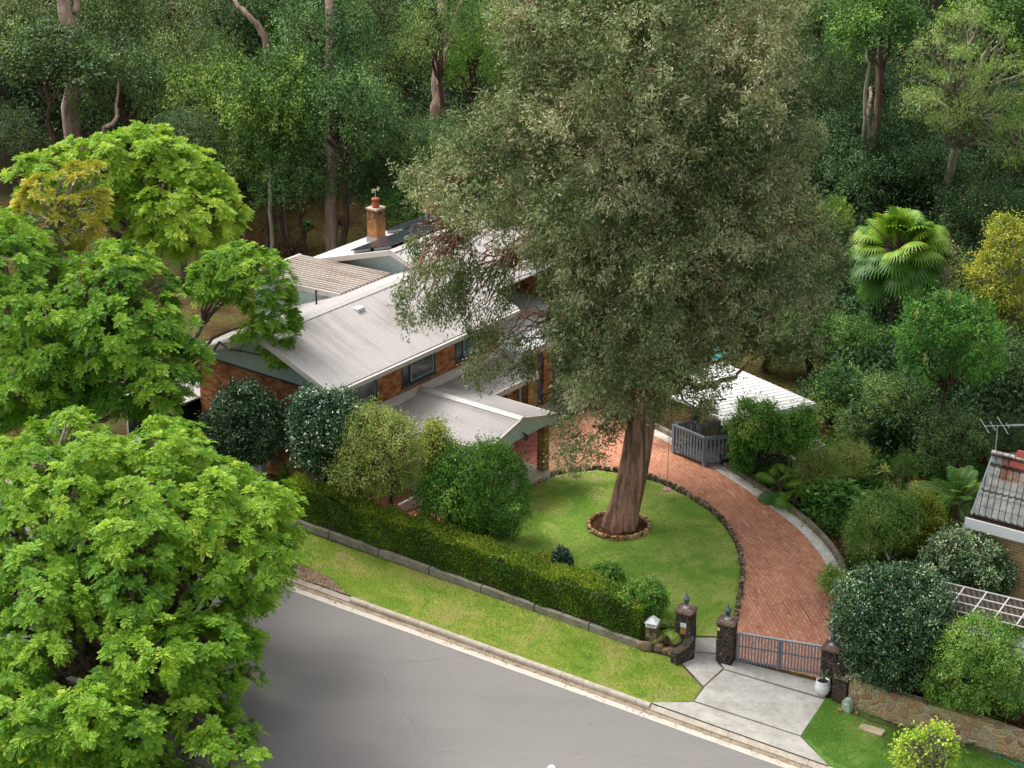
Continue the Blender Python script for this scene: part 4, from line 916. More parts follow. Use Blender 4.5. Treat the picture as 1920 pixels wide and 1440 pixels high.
J2 = [(-60, 430), (30, 400), (80, 455), (130, 500), (180, 460), (240, 455), (300, 500), (345, 545), (320, 600), (355, 640), (395, 650), (385, 700), (360, 730), (350, 760), (280, 790), (200, 770), (150, 780), (60, 800), (-60, 830)]
l2 = lobes(J2, 61.5, 3.2, 46, 41, back=.35, slant=.5, space=1.08)
tree('jacaranda', J2, 61, 3, 50, np.array([-14.6, 61.5, .6]), 'jacaranda with a broad mid green crown left of the house, above the street tree', lob=l2, leaf='L_jac', bark_='jacbark', style='jac', seed=42, tr=.24, spacing=.36, L=.30, tint=(.12, .62), lobevar=.45, color=(.92, .95, .9), topf=.2, frac=.9)
J3 = [(30, 300), (60, 285), (110, 270), (160, 262), (185, 250), (240, 240), (300, 228), (340, 260), (390, 295), (430, 340), (460, 395), (445, 440), (400, 460), (350, 480), (280, 470), (230, 450), (220, 410), (180, 430), (100, 410), (40, 380), (10, 340)]
l3 = gapped(lobes(J3, 74.0, 3.0, 36, 51, back=.35, slant=.4, space=1.1), [(165, 350, 18), (235, 430, 18)], 74)
tree('jacaranda', J3, 74, 3, 50, np.array([-14.2, 75, 1.0]), 'rounded lime green jacaranda standing against the dark forest', lob=l3, leaf='L_jac', bark_='jacbark', style='jac', seed=52, tr=.22, spacing=.38, L=.32, tint=(.35, .85), topf=.25, frac=.9)
J4 = [(365, 500), (400, 470), (455, 455), (500, 470), (540, 500), (550, 560), (560, 600), (545, 640), (550, 680), (520, 700), (480, 640), (430, 650), (470, 590), (450, 560), (380, 570), (350, 540)]
l4 = gapped(lobes(J4, 65.5, 1.5, 26, 61, back=.3, slant=.2, space=1.2), [(505, 610, 10)], 65)
tree('jacaranda', J4, 65, 3, 50, np.array([-13.6, 65.8, 1.]), 'slender jacaranda leaning over the left end of the house roof', lob=l4, leaf='L_jac', bark_='jacbark', style='jac', seed=62, tr=.13, spacing=.32, L=.27, tint=(.15, .7), topf=.35, frac=.14)
J5 = [(395, 640), (440, 655), (500, 660), (520, 700), (470, 700), (440, 690), (400, 670)]
# dead-limbed yellowing tree in front of the back jacaranda
Y1 = [(20, 400), (60, 330), (120, 310), (190, 300), (200, 370), (190, 430), (140, 470), (60, 480), (10, 450)]
ly = lobes(Y1, 66.5, 1.3, 15, 71, back=.1, space=2.3)
tree('thinning_tree', Y1, 66, 2, 20, np.array([-15.6, 66.5, .6]), 'thinning tree with bare grey twigs and yellow leaf tufts at the left edge', lob=ly, leaf='L_yellow', bark_='greybark', style='jac', seed=72, tr=.16, spacing=.4, L=.3, tint=(.5, 1), nf=6, topf=.3, frac=1.)
# shrubs and small trees before the house
def shrub(name, poly, dep, R, lr, base, label, seed, **kw): return tree(name, poly, float(base[1])-.1 if not isinstance(base, tuple) else base[1]-.2, R, lr, base, label, seed=seed, **kw)
CAM1 = [(380, 800), (392, 765), (425, 738), (460, 716), (492, 735), (520, 770), (543, 795), (540, 825), (510, 850), (470, 865), (430, 862), (390, 835)]
shrub('camellia', CAM1, 62.4, 1.3, 24, (462, 64.0), 'dark glossy camellia covered in pale glints, left of the spiky yucca', 81, cat='shrub', leaf='L_gloss', tr=.07, spacing=.28, spread=.12, n=34, L=.11, Wd=.055, tint=(.1, .95), droop=.1, under=.3)
CAM2 = [(548, 800), (552, 760), (575, 730), (600, 745), (625, 728), (655, 745), (668, 790), (664, 840), (640, 880), (600, 895), (565, 870)]
shrub('camellia', CAM2, 60.6, 1.2, 24, (610, 61.4), 'dark glossy camellia right of the spiky yucca, before the first window', 85, cat='shrub', leaf='L_gloss', tr=.07, spacing=.28, spread=.12, n=34, L=.11, Wd=.055, tint=(.05, .85), droop=.1, under=.3)
F1 = [(650, 800), (665, 770), (700, 760), (740, 775), (775, 800), (790, 840), (780, 900), (750, 925), (700, 930), (650, 920), (620, 890), (640, 850)]
lf = lobes(F1, 60.4, 1.5, 26, 91, back=.5, space=.95)
tree('feathery_tree', F1, 58, 1, 25, (692, 60.6), 'soft pale green feathery tree with twin trunks between camellia and porch', lob=lf, leaf='L_fine', seed=92, tr=.09, spacing=.3, spread=.14, n=34, L=.10, Wd=.022, tint=(.25, .95), lobevar=.4, topf=.3, frac=1.)
ft = bpy.data.objects['feathery_tree']; mb = MB(); q = atdep(728, 950, 60.3); q[2] = float(G(q[0], q[1])); mb.tube(np.array([q-[0, 0, .2], q+[.05, 0, .9], q+[.2, .1, 1.9]])-np.array(ft.location), [.1, .08, .05], 10); mb.build('trunk', MT['darkbark'], ft, True)
F2 = [(785, 860), (800, 800), (820, 790), (845, 830), (860, 870), (850, 930), (800, 930)]
shrub('tan_tipped_shrub', F2, 59.6, .8, 20, (815, 60.8), 'loose bronze tipped shrub between the feathery tree and the round dark tree', 95, cat='shrub', leaf='L_mid', tr=.04, spacing=.28, spread=.14, n=24, L=.1, Wd=.04, tint=(.5, 1), color=(1.1, .85, .8))
S1 = [(786, 930), (795, 890), (815, 865), (840, 860), (868, 835), (900, 830), (930, 828), (960, 850), (985, 870), (992, 920), (985, 970), (955, 1012), (910, 1010), (870, 985), (830, 975), (795, 960)]
shrub('small_round_tree', S1, 57.3, 1.5, 26, wx(890, 1022), 'small round deep green tree on the lawn corner beside the paving', 101, leaf='L_mid', tr=.08, spacing=.27, spread=.12, n=36, L=.09, Wd=.04, tint=(.0, .8), color=(.95, .95, .75), under=.3, topf=.1)
# hedge
hd = plant('clipped_hedge', (HEDGE0+HEDGE1)/2, 'long clipped hedge, yellowish on top, behind the concrete kerb', 'hedge')
HB = (HEDGE0+HEDGE1)/2; rg = np.random.default_rng(7); hdir = HEDGE1-HEDGE0; hdir[2] = 0; HL = np.linalg.norm(hdir)-.25; hdir /= np.linalg.norm(hdir); hn = np.array([SN[0], SN[1], 0])
def hpt(s, w, z):
    s_ = np.asarray(s); b0_ = HEDGE0[None]*[1, 1, 0]+hdir*s_[:, None]; return b0_+hn*np.asarray(w)[:, None]+np.array([0, 0, 1.])*(np.asarray(z)+G(b0_[:, 0], b0_[:, 1]))[:, None]
def hsurf(n):
    k = rg.random(n); s = rg.uniform(0, HL, n); hh = 1.26+.05*np.sin(s*1.3)+.04*np.sin(s*3.7+1); wd = .85; w = np.zeros(n); z = np.zeros(n); N = np.zeros((n, 3))
    f = k < .48; w[f] = .22+rg.normal(0, .025, f.sum()); z[f] = rg.uniform(.2, 1, f.sum())*hh[f]; N[f] = -hn
    t_ = (k >= .48) & (k < .88); w[t_] = .22+rg.uniform(0, wd, t_.sum()); z[t_] = hh[t_]+rg.normal(0, .035, t_.sum()); N[t_] = (0, 0, 1)
    b = (k >= .88) & (k < .97); w[b] = .22+wd; z[b] = rg.uniform(.3, 1, b.sum())*hh[b]; N[b] = hn
    e = k >= .97; s[e] = np.where(rg.random(e.sum()) < .7, HL, 0); w[e] = .22+rg.uniform(0, wd, e.sum()); z[e] = rg.uniform(.2, 1, e.sum())*hh[e]; N[e] = hdir
    bump = .05*np.sin(s*2.1+z*3)+.05*np.sin(s*5.3+w*4+z*2)
    return hpt(s, w, z)+N*bump[:, None], N, s, z
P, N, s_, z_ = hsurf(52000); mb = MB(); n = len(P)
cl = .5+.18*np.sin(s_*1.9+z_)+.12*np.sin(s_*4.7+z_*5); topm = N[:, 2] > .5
diamonds(mb, P, N*.5+rg.normal(size=(n, 3))*.7+[0, 0, .25], N+rg.normal(size=(n, 3))*.6, .085*rg.uniform(.7, 1.3, n), .04, np.clip(cl*.5+.12+np.where(topm, .22, -.05)+rg.normal(0, .16, n), 0, 1))  # yellower top; top light and side shade are painted into the leaf tint
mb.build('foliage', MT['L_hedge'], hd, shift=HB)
mb = MB(); q = [hpt([s], [w], [z])[0] for s, w, z in ((.1, .3, .1), (HL-.1, .3, .1), (HL-.1, .98, .1), (.1, .98, .1))]; mb.prism([a-HB for a in q], (0, 0, 1.02)); mb.build('twigs', MT['joint'], hd)  # solid dark box filling the leaf shell, its colour standing in for inner shade
# plants behind the hedge
strappy('yucca', dpt(536, 63.0), 70, .8, .05, 'spiky yucca with long striped blades between the two camellias', 'shrub', 3, (-.2, 1.5), .3, 'L_mid', .65, .5, prof=(.8, 1, .6, .05))
strappy('yellow_cordyline', dpt(492, 63.0), 26, .6, .07, 'small yellow bladed plant beside the white meter box', 'plant', 4, (.2, 1.4), .4, 'L_yellow', .7, .2)
strappy('silver_palm_lily', wx(790, 985), 14, .9, .13, 'pale arching broad blades showing above the hedge before the red paving', 'plant', 5, (.2, 1.0), .7, 'L_fine', .9)
shrub('upright_shrub', [(1045, 1040), (1050, 1030), (1062, 1035), (1068, 1060), (1062, 1090), (1046, 1085)], 54.3, .3, 9, wx(1055, 1105), 'narrow dark upright shrub rising from the hedge line', 111, cat='shrub', leaf='L_gloss', spacing=.14, spread=.05, n=30, L=.07, Wd=.04, tr=.02, tint=(.0, .5), space=.7, edge=.3)
shrub('bushy_shrub', [(1105, 1070), (1125, 1060), (1155, 1062), (1168, 1085), (1160, 1110), (1120, 1115), (1102, 1095)], 53.6, .6, 14, wx(1135, 1125), 'bushy green shrub with pale stems just behind the hedge', 115, cat='shrub', leaf='L_mid', spacing=.17, spread=.07, n=26, L=.07, Wd=.035, tr=.02, tint=(.2, .9), space=.7, edge=.3)
shrub('bushy_shrub', [(1175, 1110), (1190, 1095), (1225, 1090), (1240, 1105), (1243, 1130), (1235, 1155), (1195, 1155), (1175, 1135)], 52.9, .7, 15, wx(1212, 1170), 'bright green rounded shrub at the gate end of the hedge', 119, cat='shrub', leaf='L_mid', spacing=.17, spread=.07, n=28, L=.08, Wd=.045, tr=.02, tint=(.3, 1), space=.7, edge=.3)
shrub('low_shrub', [(990, 1050), (1010, 1042), (1040, 1052), (1045, 1080), (1000, 1078)], 54.8, .5, 12, wx(1015, 1090), 'low loose shrub tipped with yellow behind the middle of the hedge', 121, cat='shrub', leaf='L_hedge', spacing=.17, spread=.07, n=24, L=.08, Wd=.035, tr=.02, tint=(.4, 1), space=.7, edge=.3)
strappy('strelitzia', wx(1090, 1110), 9, 1.45, .2, 'tall plant with broad lime paddle leaves behind the hedge', 'plant', 8, (.9, 1.45), .15, 'L_jac', .9, .0, prof=(.12, .2, .9, 1, .8, .1))
strappy('strelitzia', wx(1243, 1158), 5, 1.0, .13, 'broad lime paddle leaves beside the left gate pillar', 'plant', 9, (1.0, 1.45), .1, 'L_jac', .7, .0, prof=(.12, .3, 1, 1, .7, .1))
featherpalm('young_palm', wx(1262, 1208), .5, 16, .85, 'young bright green palm in the rock bed left of the gate pillar', 10, el=(.1, 1.3), ll=.26, lw=.03, tint=.75, tr=.05)
# the right-hand garden
shrub('deck_side_tree', [(1372, 790), (1385, 755), (1400, 750), (1425, 770), (1432, 742), (1450, 770), (1470, 790), (1500, 765), (1525, 760), (1530, 800), (1520, 840), (1490, 855), (1440, 840), (1400, 835), (1375, 830)], 66.2, 1.5, 22, wx(1430, 885), 'leafy multi-stemmed tree beside the grey deck, before the white roof', 131, leaf='L_mid', tr=.1, spacing=.28, spread=.12, n=32, L=.11, Wd=.05, tint=(.15, 1), topf=.05)
shrub('ivy_column', [(1375, 830), (1395, 822), (1410, 835), (1412, 870), (1400, 885), (1378, 880)], 65.2, .5, 12, wx(1393, 890), 'dense bright green column of ivy at the corner of the deck', 135, cat='shrub', leaf='L_mid', tr=.03, spacing=.2, spread=.08, n=34, L=.07, Wd=.05, tint=(.2, .7), nobark=True)
fanpalm('fan_palm', wx(1462, 935), .6, 20, .5, .55, 'low clump of fan palm between the kerb wall and the deck-side tree', 140, tr=.09, dead=4)
fanpalm('fan_palm', wx(1490, 955), .3, 12, .45, .5, 'smaller drooping fan palm at the kerb wall, right of the fan palm clump', 141, tr=.08, dead=3)
shrub('fine_leaved_shrub', [(1490, 870), (1510, 845), (1550, 838), (1580, 860), (1585, 895), (1560, 915), (1510, 910)], 65.6, 1.1, 22, wx(1540, 925), 'soft grey green fine leaved shrub behind the frangipani, left of its pair', 143, cat='shrub', leaf='L_fine', tr=.04, spacing=.26, spread=.12, n=44, L=.09, Wd=.014, tint=(.1, .7))
shrub('fine_leaved_shrub', [(1550, 850), (1575, 828), (1610, 830), (1632, 850), (1630, 890), (1600, 900), (1575, 880)], 68.0, 1.1, 22, wx(1600, 905), 'soft grey green fine leaved shrub behind the frangipani, right of its pair', 147, cat='shrub', leaf='L_fine', tr=.04, spacing=.26, spread=.12, n=44, L=.09, Wd=.014, tint=(.2, .8))
fr = wx(1555, 960); root = plant('frangipani', fr, 'frangipani with whorls of broad dark leaves and cream flowers beside the kerb wall', 'shrub')
lq = lobes([(1510, 925), (1540, 905), (1580, 905), (1615, 925), (1620, 960), (1600, 990), (1560, 990), (1520, 960)], 63.3, .9, 22, 151, space=.8); rg = np.random.default_rng(2)
Pq, Dq, _ = clumps(lq, .33, rg); mb = MB()
for k in range(9):
    n = len(Pq); az = k*.7+rg.uniform(0, 6.28, n); D = np.stack([np.cos(az), np.sin(az), rg.uniform(.1, .7, n)], 1)+Dq*.3
    blades(mb, Pq, D, np.repeat([[0, 0, 1.]], n, 0), rg.uniform(.26, .36, n), .085, .3, np.clip(rg.normal(.4, .15, n), 0, 1), (.2, .8, 1, .05))
mb.build('crown', MT['L_mid'], root, shift=fr)
mb = MB(); limbs(mb, fr, fr+[0, 0, .5], lq, 5, .07, frac=1); mb.build('trunk', MT['greybark'], root, True, fr)
for q_ in Pq[rg.permutation(len(Pq))[:14]]:
    mb = MB(); th = np.arange(10)*.628; P = np.repeat((q_+[0, -.1, .14])[None], 10, 0)+rg.normal(0, .012, (10, 3)); diamonds(mb, P, np.stack([np.cos(th), np.sin(th), np.full(10, .35)], 1), np.repeat([[0, 0, 1.]], 10, 0), .09, .06, rg.random(10)); mb.build('flower', MT['L_cream'], root, shift=fr)
shrub('weeping_bottlebrush', [(1590, 1000), (1610, 945), (1640, 925), (1680, 915), (1715, 935), (1722, 980), (1700, 1010), (1660, 1025), (1615, 1035), (1595, 1030)], 61.6, 1.2, 24, wx(1600, 1068), 'grey green weeping shrub with crooked trunk inside the drive bend', 155, cat='shrub', leaf='L_mid', tr=.07, spacing=.27, spread=.13, n=40, L=.10, Wd=.024, droop=.8, tint=(.3, .95), hang=.1, color=(.95, .9, 1.1))
shrub('golden_shrub', [(1690, 960), (1710, 925), (1750, 925), (1768, 960), (1765, 1000), (1740, 1025), (1700, 1030), (1690, 1000)], 62.6, 1.0, 20, wx(1735, 1050), 'golden yellow shrub left of the big feathery palm', 159, cat='shrub', leaf='L_yellow', tr=.04, spacing=.24, spread=.1, n=34, L=.08, Wd=.03, tint=(.0, .6))
featherpalm('date_palm', wx(1793, 985), .8, 30, 2.1, 'large green feathery palm beside the tiled house', 161, el=(.4, 1.45), ll=.36, lw=.024, tint=.4, tr=.16, droop=.45)
strappy('dracaena', wx(1655, 930), 34, .42, .035, 'spiky rosette on a bare stem behind the weeping shrub', 'shrub', 12, (-.2, 1.5), .25, 'L_fine', .8, .9, tr=.03)
strappy('dracaena', wx(1712, 965), 34, .42, .035, 'spiky rosette on a bare stem beside the golden shrub', 'shrub', 13, (-.2, 1.5), .25, 'L_fine', .8, .9, tr=.03)
shrub('camellia', [(1722, 1060), (1745, 1020), (1790, 998), (1840, 1005), (1880, 1040), (1890, 1075), (1905, 1090), (1890, 1112), (1840, 1118), (1790, 1110), (1760, 1085), (1735, 1085)], 57.6, 1.5, 26, wx(1815, 1125), 'large round camellia between the tiled house and the shade roof', 165, cat='shrub', leaf='L_gloss', tr=.08, spacing=.26, spread=.11, n=36, L=.1, Wd=.05, tint=(.15, 1), color=(1.25, 1.15, 1))
C4 = [(1565, 1130), (1580, 1090), (1605, 1070), (1640, 1065), (1690, 1060), (1735, 1060), (1770, 1090), (1790, 1140), (1785, 1200), (1760, 1250), (1720, 1290), (1660, 1295), (1610, 1270), (1585, 1230), (1568, 1180)]
shrub('camellia', C4, 53.4, 1.6, 30, wx(1665, 1310), 'tall dense camellia behind the right gate pillar, taller than its neighbours', 169, cat='shrub', leaf='L_gloss', tr=.1, spacing=.25, spread=.11, n=36, L=.09, Wd=.045, tint=(.05, .9), color=(1.15, 1.1, .95), under=.2)
C5 = [(1755, 1240), (1775, 1180), (1810, 1150), (1850, 1160), (1885, 1170), (1930, 1190), (1960, 1230), (1960, 1320), (1900, 1335), (1850, 1335), (1790, 1330), (1745, 1310), (1735, 1270)]
shrub('lilly_pilly', C5, 51.4, 1.5, 30, wx(1850, 1350), 'light green rounded bush above the crazy stone wall', 173, cat='shrub', leaf='L_mid', tr=.08, spacing=.25, spread=.11, n=38, L=.085, Wd=.035, tint=(.25, 1), under=.2)
shrub('trailing_shrub', [(1540, 1080), (1560, 1065), (1580, 1085), (1575, 1120), (1550, 1100)], 55.0, .3, 10, wx(1580, 1125), 'small sprig of shrub spilling over the kerb wall near the gate', 177, cat='shrub', leaf='L_mid', tr=.02, spacing=.2, spread=.1, n=16, L=.08, Wd=.04, tint=(.5, 1), nobark=True)
strappy('elephant_ear', wx(1632, 1080), 7, .55, .34, 'plant with very large pale green leaves below the leaning white post', 'plant', 14, (.5, 1.3), .3, 'L_jac', .3, .2, prof=(.2, .8, 1, .7, .1), color=(.8, 1, .9))
# sapling by the street, lower right
sp_ = wx(1745, 1470); ls = lobes([(1680, 1420), (1690, 1380), (1720, 1372), (1755, 1355), (1790, 1375), (1795, 1420), (1760, 1440), (1700, 1450)], 46.2, .6, 13, 181, space=1.5, back=.2)
tree('sapling', None, 46, 1, 10, np.array([sp_[0], 46.4, float(G(sp_[0], 46.4))]), 'thin street sapling with pale branches and sparse lime leaves at the bottom edge', lob=ls, leaf='L_jac', bark_='greybark', seed=182, tr=.03, spacing=.5, spread=.1, n=9, L=.1, Wd=.06, tint=(.6, 1), topf=-.2, frac=1.)
# ---------------------------------------------------------------- gate, pillars, fences, small things
def pillar(name, px, py, w, h, ang, label, cap=.07, lamp=True, lampz=None, llabel=None):
    b = wx(px, py); root = empty(name, tuple(b), ang, label, 'gate pillar', 'stone gate pillars')
    mb = MB(); k = 5
    for i in range(k): e = .012*((i*7) % 3-1); mb.box(-w/2-e, w/2+e, -w/2+e, w/2-e, -.15 if i == 0 else h*i/k, h*(i+1)/k-.0)
    mb.build('shaft', MT['darkstone'], root)
    mb = MB(); c = w/2+.04; mb.prism([(-c, -c, h), (c, -c, h), (c, c, h), (-c, c, h)], (0, 0, cap)); mb.prism([(-c+.05, -c+.05, h+cap), (c-.05, -c+.05, h+cap), (c-.05, c-.05, h+cap), (-c+.05, c-.05, h+cap)], (0, 0, .025)); mb.build('capstone', MT['capstone'], root)
    if lamp:
        l = empty('lantern', tuple(b+np.array([0, 0, h+cap+.025])), ang, llabel, 'lamp', 'lanterns on the gate pillars')
        mb = MB(); mb.lathe([(.0, 0), (.1, 0), (.1, .02), (.04, .04), (.03, .1), (.05, .12), (.0, .12)], 14); mb.build('base', MT['galv'], l)
        mb = MB(); mb.lathe([(.05, .12), (.085, .3), (.0, .3)], 6); mb.build('glass', MT['glass'], l)
        mb = MB(); mb.lathe([(.11, .30), (.09, .34), (.04, .40), (.02, .43), (.025, .45), (.0, .52)], 12)
        for a in range(6): mb.tube([(.055*math.cos(a*1.047), .055*math.sin(a*1.047), .12), (.09*math.cos(a*1.047), .09*math.sin(a*1.047), .31)], .008, 4)
        mb.build('hood', MT['lamp'], l)
    return root, b
GA = math.atan2(SD[1], SD[0])
p1, b1_ = pillar('gate_pillar', 1284, 1221, .48, 1.38, GA, 'left stone gate pillar, with a small white plate, beside the path', llabel='lantern on the gate pillar with the white plate')
p2, b2_ = pillar('gate_pillar', 1361, 1238, .50, 1.30, GA+.1, 'middle stone gate pillar with a yellow square plate, at the gate hinge', llabel='lantern on the middle gate pillar')
p3, b3_ = pillar('gate_pillar', 1556, 1290, .48, 1.35, GA, 'right stone gate pillar against the tall camellia', llabel='lantern on the gate pillar by the white pot')
mb = MB(); mb.box(-.06, .12, -.265, -.25, .95, 1.08); pl = mb.build('sign_plate', MT['signwhite'], p1)
mb = MB()
for i, (a, c, z) in enumerate(((-.04, .1, 1.045), (-.04, .08, 1.02), (-.04, .1, .985))): mb.box(a, c, -.268, -.265, z, z+.008)
mb.build('lettering', MT['galv'], pl)
mb = MB(); mb.box(-.06, .12, -.262, -.25, .72, .94); mb.build('letter_slot', MT['sandstone'], p1)
mb = MB(); mb.box(-.25, -.15, -.275, -.258, 1.1, 1.2); mb.build('warning_plate', MT['yellow'], p2)
def text(body, size, mat, parent, loc, rot, name='lettering', ext=.002):
    cu = bpy.data.curves.new(name, 'FONT'); cu.body = body; cu.size = size; cu.align_x = 'CENTER'; cu.align_y = 'CENTER'; cu.extrude = ext
    cu.materials.append(MT[mat]); t_ = bpy.data.objects.new(name, cu); COL.objects.link(t_); bpy.context.view_layer.update()
    me = bpy.data.meshes.new_from_object(t_.evaluated_get(bpy.context.evaluated_depsgraph_get())); bpy.data.objects.remove(t_); o = bpy.data.objects.new(name, me); COL.objects.link(o); o.parent = parent; o.location = loc; o.rotation_euler = rot; return o
# gate
ga = b2_+np.array([SD[0], SD[1], 0])*.30; gb = b3_-np.array([SD[0], SD[1], 0])*.28
gd = gb-ga; gl = np.linalg.norm(gd[:2]); gang = math.atan2(gd[1], gd[0])
gate = empty('driveway_gate', (ga[0], ga[1], float(max(ga[2], .02))), gang, 'blue grey slatted driveway gate in two leaves between the stone pillars', 'gate')
for k in range(2):
    x0, x1 = k*gl/2+.01, (k+1)*gl/2-.01; sg = 1-2*k
    mb = MB()
    def top(x): return .98+.03*math.sin(x/gl*math.pi)
    for x in (x0, x1-.05): mb.box(x, x+.05, -.02, .03, .04, 1.0)
    for z in (.08, .56, .97): mb.box(x0+.05, x1-.05, -.012, .022, z, z+.035)
    lf_ = mb.build('gate_leaf', MT['gategrey'], gate)
    mb = MB(); n_ = int((x1-x0-.1)/.092)
    for i in range(n_):
        x = x0+.07+i*(x1-x0-.12)/n_; mb.box(x, x+.045, -.032, -.014, .05, .99)
    mb.build('slats', MT['gategrey'], lf_)
mb = MB(); mb.box(gl/2-.03, gl/2+.03, -.06, -.033, .03, .98); mb.build('meeting_stile', MT['gategrey'], gate)
mb = MB(); mb.box(-.0, gl, -.03, .04, 1.012, 1.03); mb.build('top_rail', MT['galv'], gate)
# short stone wing wall, rocks, mailbox
c0 = wx(1283, 1238); mb = MB(); ca, sa = math.cos(GA), math.sin(GA)
e = empty('wing_wall', tuple(c0), GA+1.2, 'low dark stone wing wall stepping down from the left gate pillar to the verge', 'wall')
mb.prism([(-.45, -.12, -.1), (.3, -.12, -.1), (.3, -.12, .75), (.05, -.12, .5), (-.45, -.12, .42)], (0, .26, 0)); mb.build('stonework', MT['darkstone'], e)
rg = np.random.default_rng(12)
for i, (px, py, sx, lab) in enumerate(((1210, 1218, .42, 'rounded tan boulder at the foot of the mailbox pillar'), (1235, 1220, .36, 'grey rounded boulder between mailbox pillar and palm'), (1252, 1226, .34, 'reddish boulder in front of the young palm'), (1268, 1231, .38, 'tan boulder at the corner of the path wing wall'), (1245, 1207, .34, 'brown boulder behind the others, under the palm'), (1262, 1213, .28, 'small tan stone stacked beside the palm'), (1275, 1216, .3, 'upright pale stone against the wing wall'))):
    b = wx(px, py); mb = MB(); n1, n2 = 9, 14; th = np.linspace(0, math.pi, n1); ph = np.linspace(0, 2*math.pi, n2, endpoint=False); K = rg.normal(0, 1.6, (3, 3)); V = []
    for t_ in th:
        for q in ph:
            d = np.array([math.sin(t_)*math.cos(q), math.sin(t_)*math.sin(q), math.cos(t_)]); r = 1+.12*sum(math.sin(float(d@k_)*2+i) for k_ in K); d = np.sign(d)*np.abs(d)**.8; V.append(d*r*sx/2*np.array([1.15, .85, .75]))
    ii = np.arange(n1-1)[:, None]*n2; jj = np.arange(n2)[None]; mb.add(np.array(V), np.stack([ii+jj, ii+n2+jj, ii+n2+(jj+1) % n2, ii+(jj+1) % n2], -1).reshape(-1, 4))
    o = mb.build('boulder', MT['boulder'], smooth=True); o.location = tuple(b+[0, 0, sx*.28]); o.rotation_euler = (0, 0, rg.uniform(-.5, .2)); tag(o, lab, 'boulder', 'boulders by the mailbox')
mbx = wx(1222, 1212); root = empty('letterbox', tuple(mbx), GA+.12, 'white house shaped letterbox on a rubble stone pillar at the hedge end', 'letterbox')
mb = MB(); mb.prism([(-.2, -.18, -.1), (.2, -.18, -.1), (.16, -.15, .72), (-.16, -.15, .72)], (0, .36, 0)); mb.build('stone_pillar', MT['rubble'], root)
mb = MB(); mb.box(-.17, .17, -.17, .14, .72, .86); bx_ = mb.build('box', MT['white'], root)
mb = MB(); mb.prism([(-.2, -.2, .86), (.2, -.2, .86), (.0, -.05, 1.03)], (0, .001, 0)); mb.prism([(-.2, -.2, .86), (0, -.06, 1.02), (0, .1, 1.02), (-.2, .17, .86)], (0, 0, -.012)); mb.prism([(.2, -.2, .86), (0, -.06, 1.02), (0, .1, 1.02), (.2, .17, .86)], (0, 0, -.012)); mb.build('roof', MT['white'], root)
text('7474', .125, 'ink', bx_, (0, -.174, .785), (math.pi/2, 0, 0))
gp_ = wx(1222, 1172); root = empty('stone_lantern', tuple(gp_), GA, 'small weathered pale pedestal behind the letterbox', 'ornament')
mb = MB(); mb.lathe([(.12, 0), (.12, .5), (.05, .75), (.07, .95), (.14, 1.02), (.14, 1.08), (0, 1.08)], 12); mb.build('pedestal', MT['galv'], root)
# potted plant by the gate
pt = wx(1542, 1302); root = empty('plant_pot', tuple(pt), 0, 'round glossy white pot standing on the drive before the right gate pillar', 'plant pot')
mb = MB(); mb.lathe([(0, 0), (.12, 0), (.19, .08), (.235, .22), (.235, .34), (.2, .46), (.205, .48), (.18, .48), (.175, .42), (0, .42)], 28); mb.build('pot', MT['pot'], root, True)
mb = MB(); mb.lathe([(.176, .425), (.09, .44), (0, .445)], 16); mb.build('soil', MT['soil'], root, True)
strappy('potted_plant', pt+[0, 0, .43], 16, .5, .035, 'small spiky dark plant growing in the white pot', 'plant', 31, (.5, 1.45), .25, 'L_gloss', .6)
# green utility box and stone at its foot
ub = wx(1588, 1334); root = empty('utility_box', tuple(ub), GA-.25, 'pale green utility pillar at the end of the crazy stone wall', 'utility box')
mb = MB(); mb.prism([(-.13, -.1, 0), (.13, -.1, 0), (.13, -.1, .34), (.07, -.1, .42), (-.07, -.1, .42), (-.13, -.1, .34)], (0, .2, 0)); mb.build('cabinet', MT['utility'], root)
mb = MB(); mb.box(-.05, .05, -.108, -.1, .26, .3); mb.build('label_plate', MT['signwhite'], root)
mb = MB(); rg = np.random.default_rng(1); stoneblock(mb, 0, 0, .05, .13, .11, .14, .4, rg); o = mb.build('small_stone', MT['ringstone']); o.location = tuple(wx(1573, 1336)); tag(o, 'small orange stone beside the green utility box', 'stone')
mb = MB(); stoneblock(mb, 0, 0, .05, .13, .11, .12, .9, rg); o = mb.build('small_stone', MT['ringstone']); o.location = tuple(wx(1606, 1341)); tag(o, 'small orange stone at the head of the planting strip', 'stone')
# crazy stone retaining wall on the right, with its dark end piers
SW = [(1592, 1322), (1640, 1338), (1700, 1360), (1770, 1378), (1850, 1403), (1960, 1440)]
C = np.array([wx(*p)[:2] for p in SW]); seg = []
for i in range(len(C)-1): seg += [C[i]+(C[i+1]-C[i])*k/6 for k in range(6)]
C = np.array(seg+[C[-1]]); mb = MB(); wallpath(mb, C, .3, .9, hf=lambda t: 1.0-.12*t); mb.build('crazy_stone_wall', MT['crazystone'], label='long retaining wall of crazy patterned tan and red stone along the lower right', cat='retaining wall')
e = empty('stone_pier', tuple(wx(1578, 1318)), GA-.2, 'stepped brown stone pier between the right gate pillar and the crazy stone wall', 'wall')
mb = MB(); mb.prism([(-.26, -.15, -.1), (.2, -.15, -.1), (.2, -.15, .85), (.05, -.15, 1.0), (-.1, -.15, 1.2), (-.26, -.15, 1.3)], (0, .4, 0)); mb.build('stonework', MT['darkstone'], e)
mb = MB(); mb.box(-.2, .26, -.19, .28, .86, .97); mb.build('capstone', MT['rubble'], e)
e = empty('paver_slab', tuple(wx(1634, 1371)), GA-.05, 'pale rectangular slab lying in the mown grass', 'paving slab'); mb = MB(); mb.box(-.36, .36, -.17, .17, .02, .07); mb.build('slab', MT['slabpale'], e)
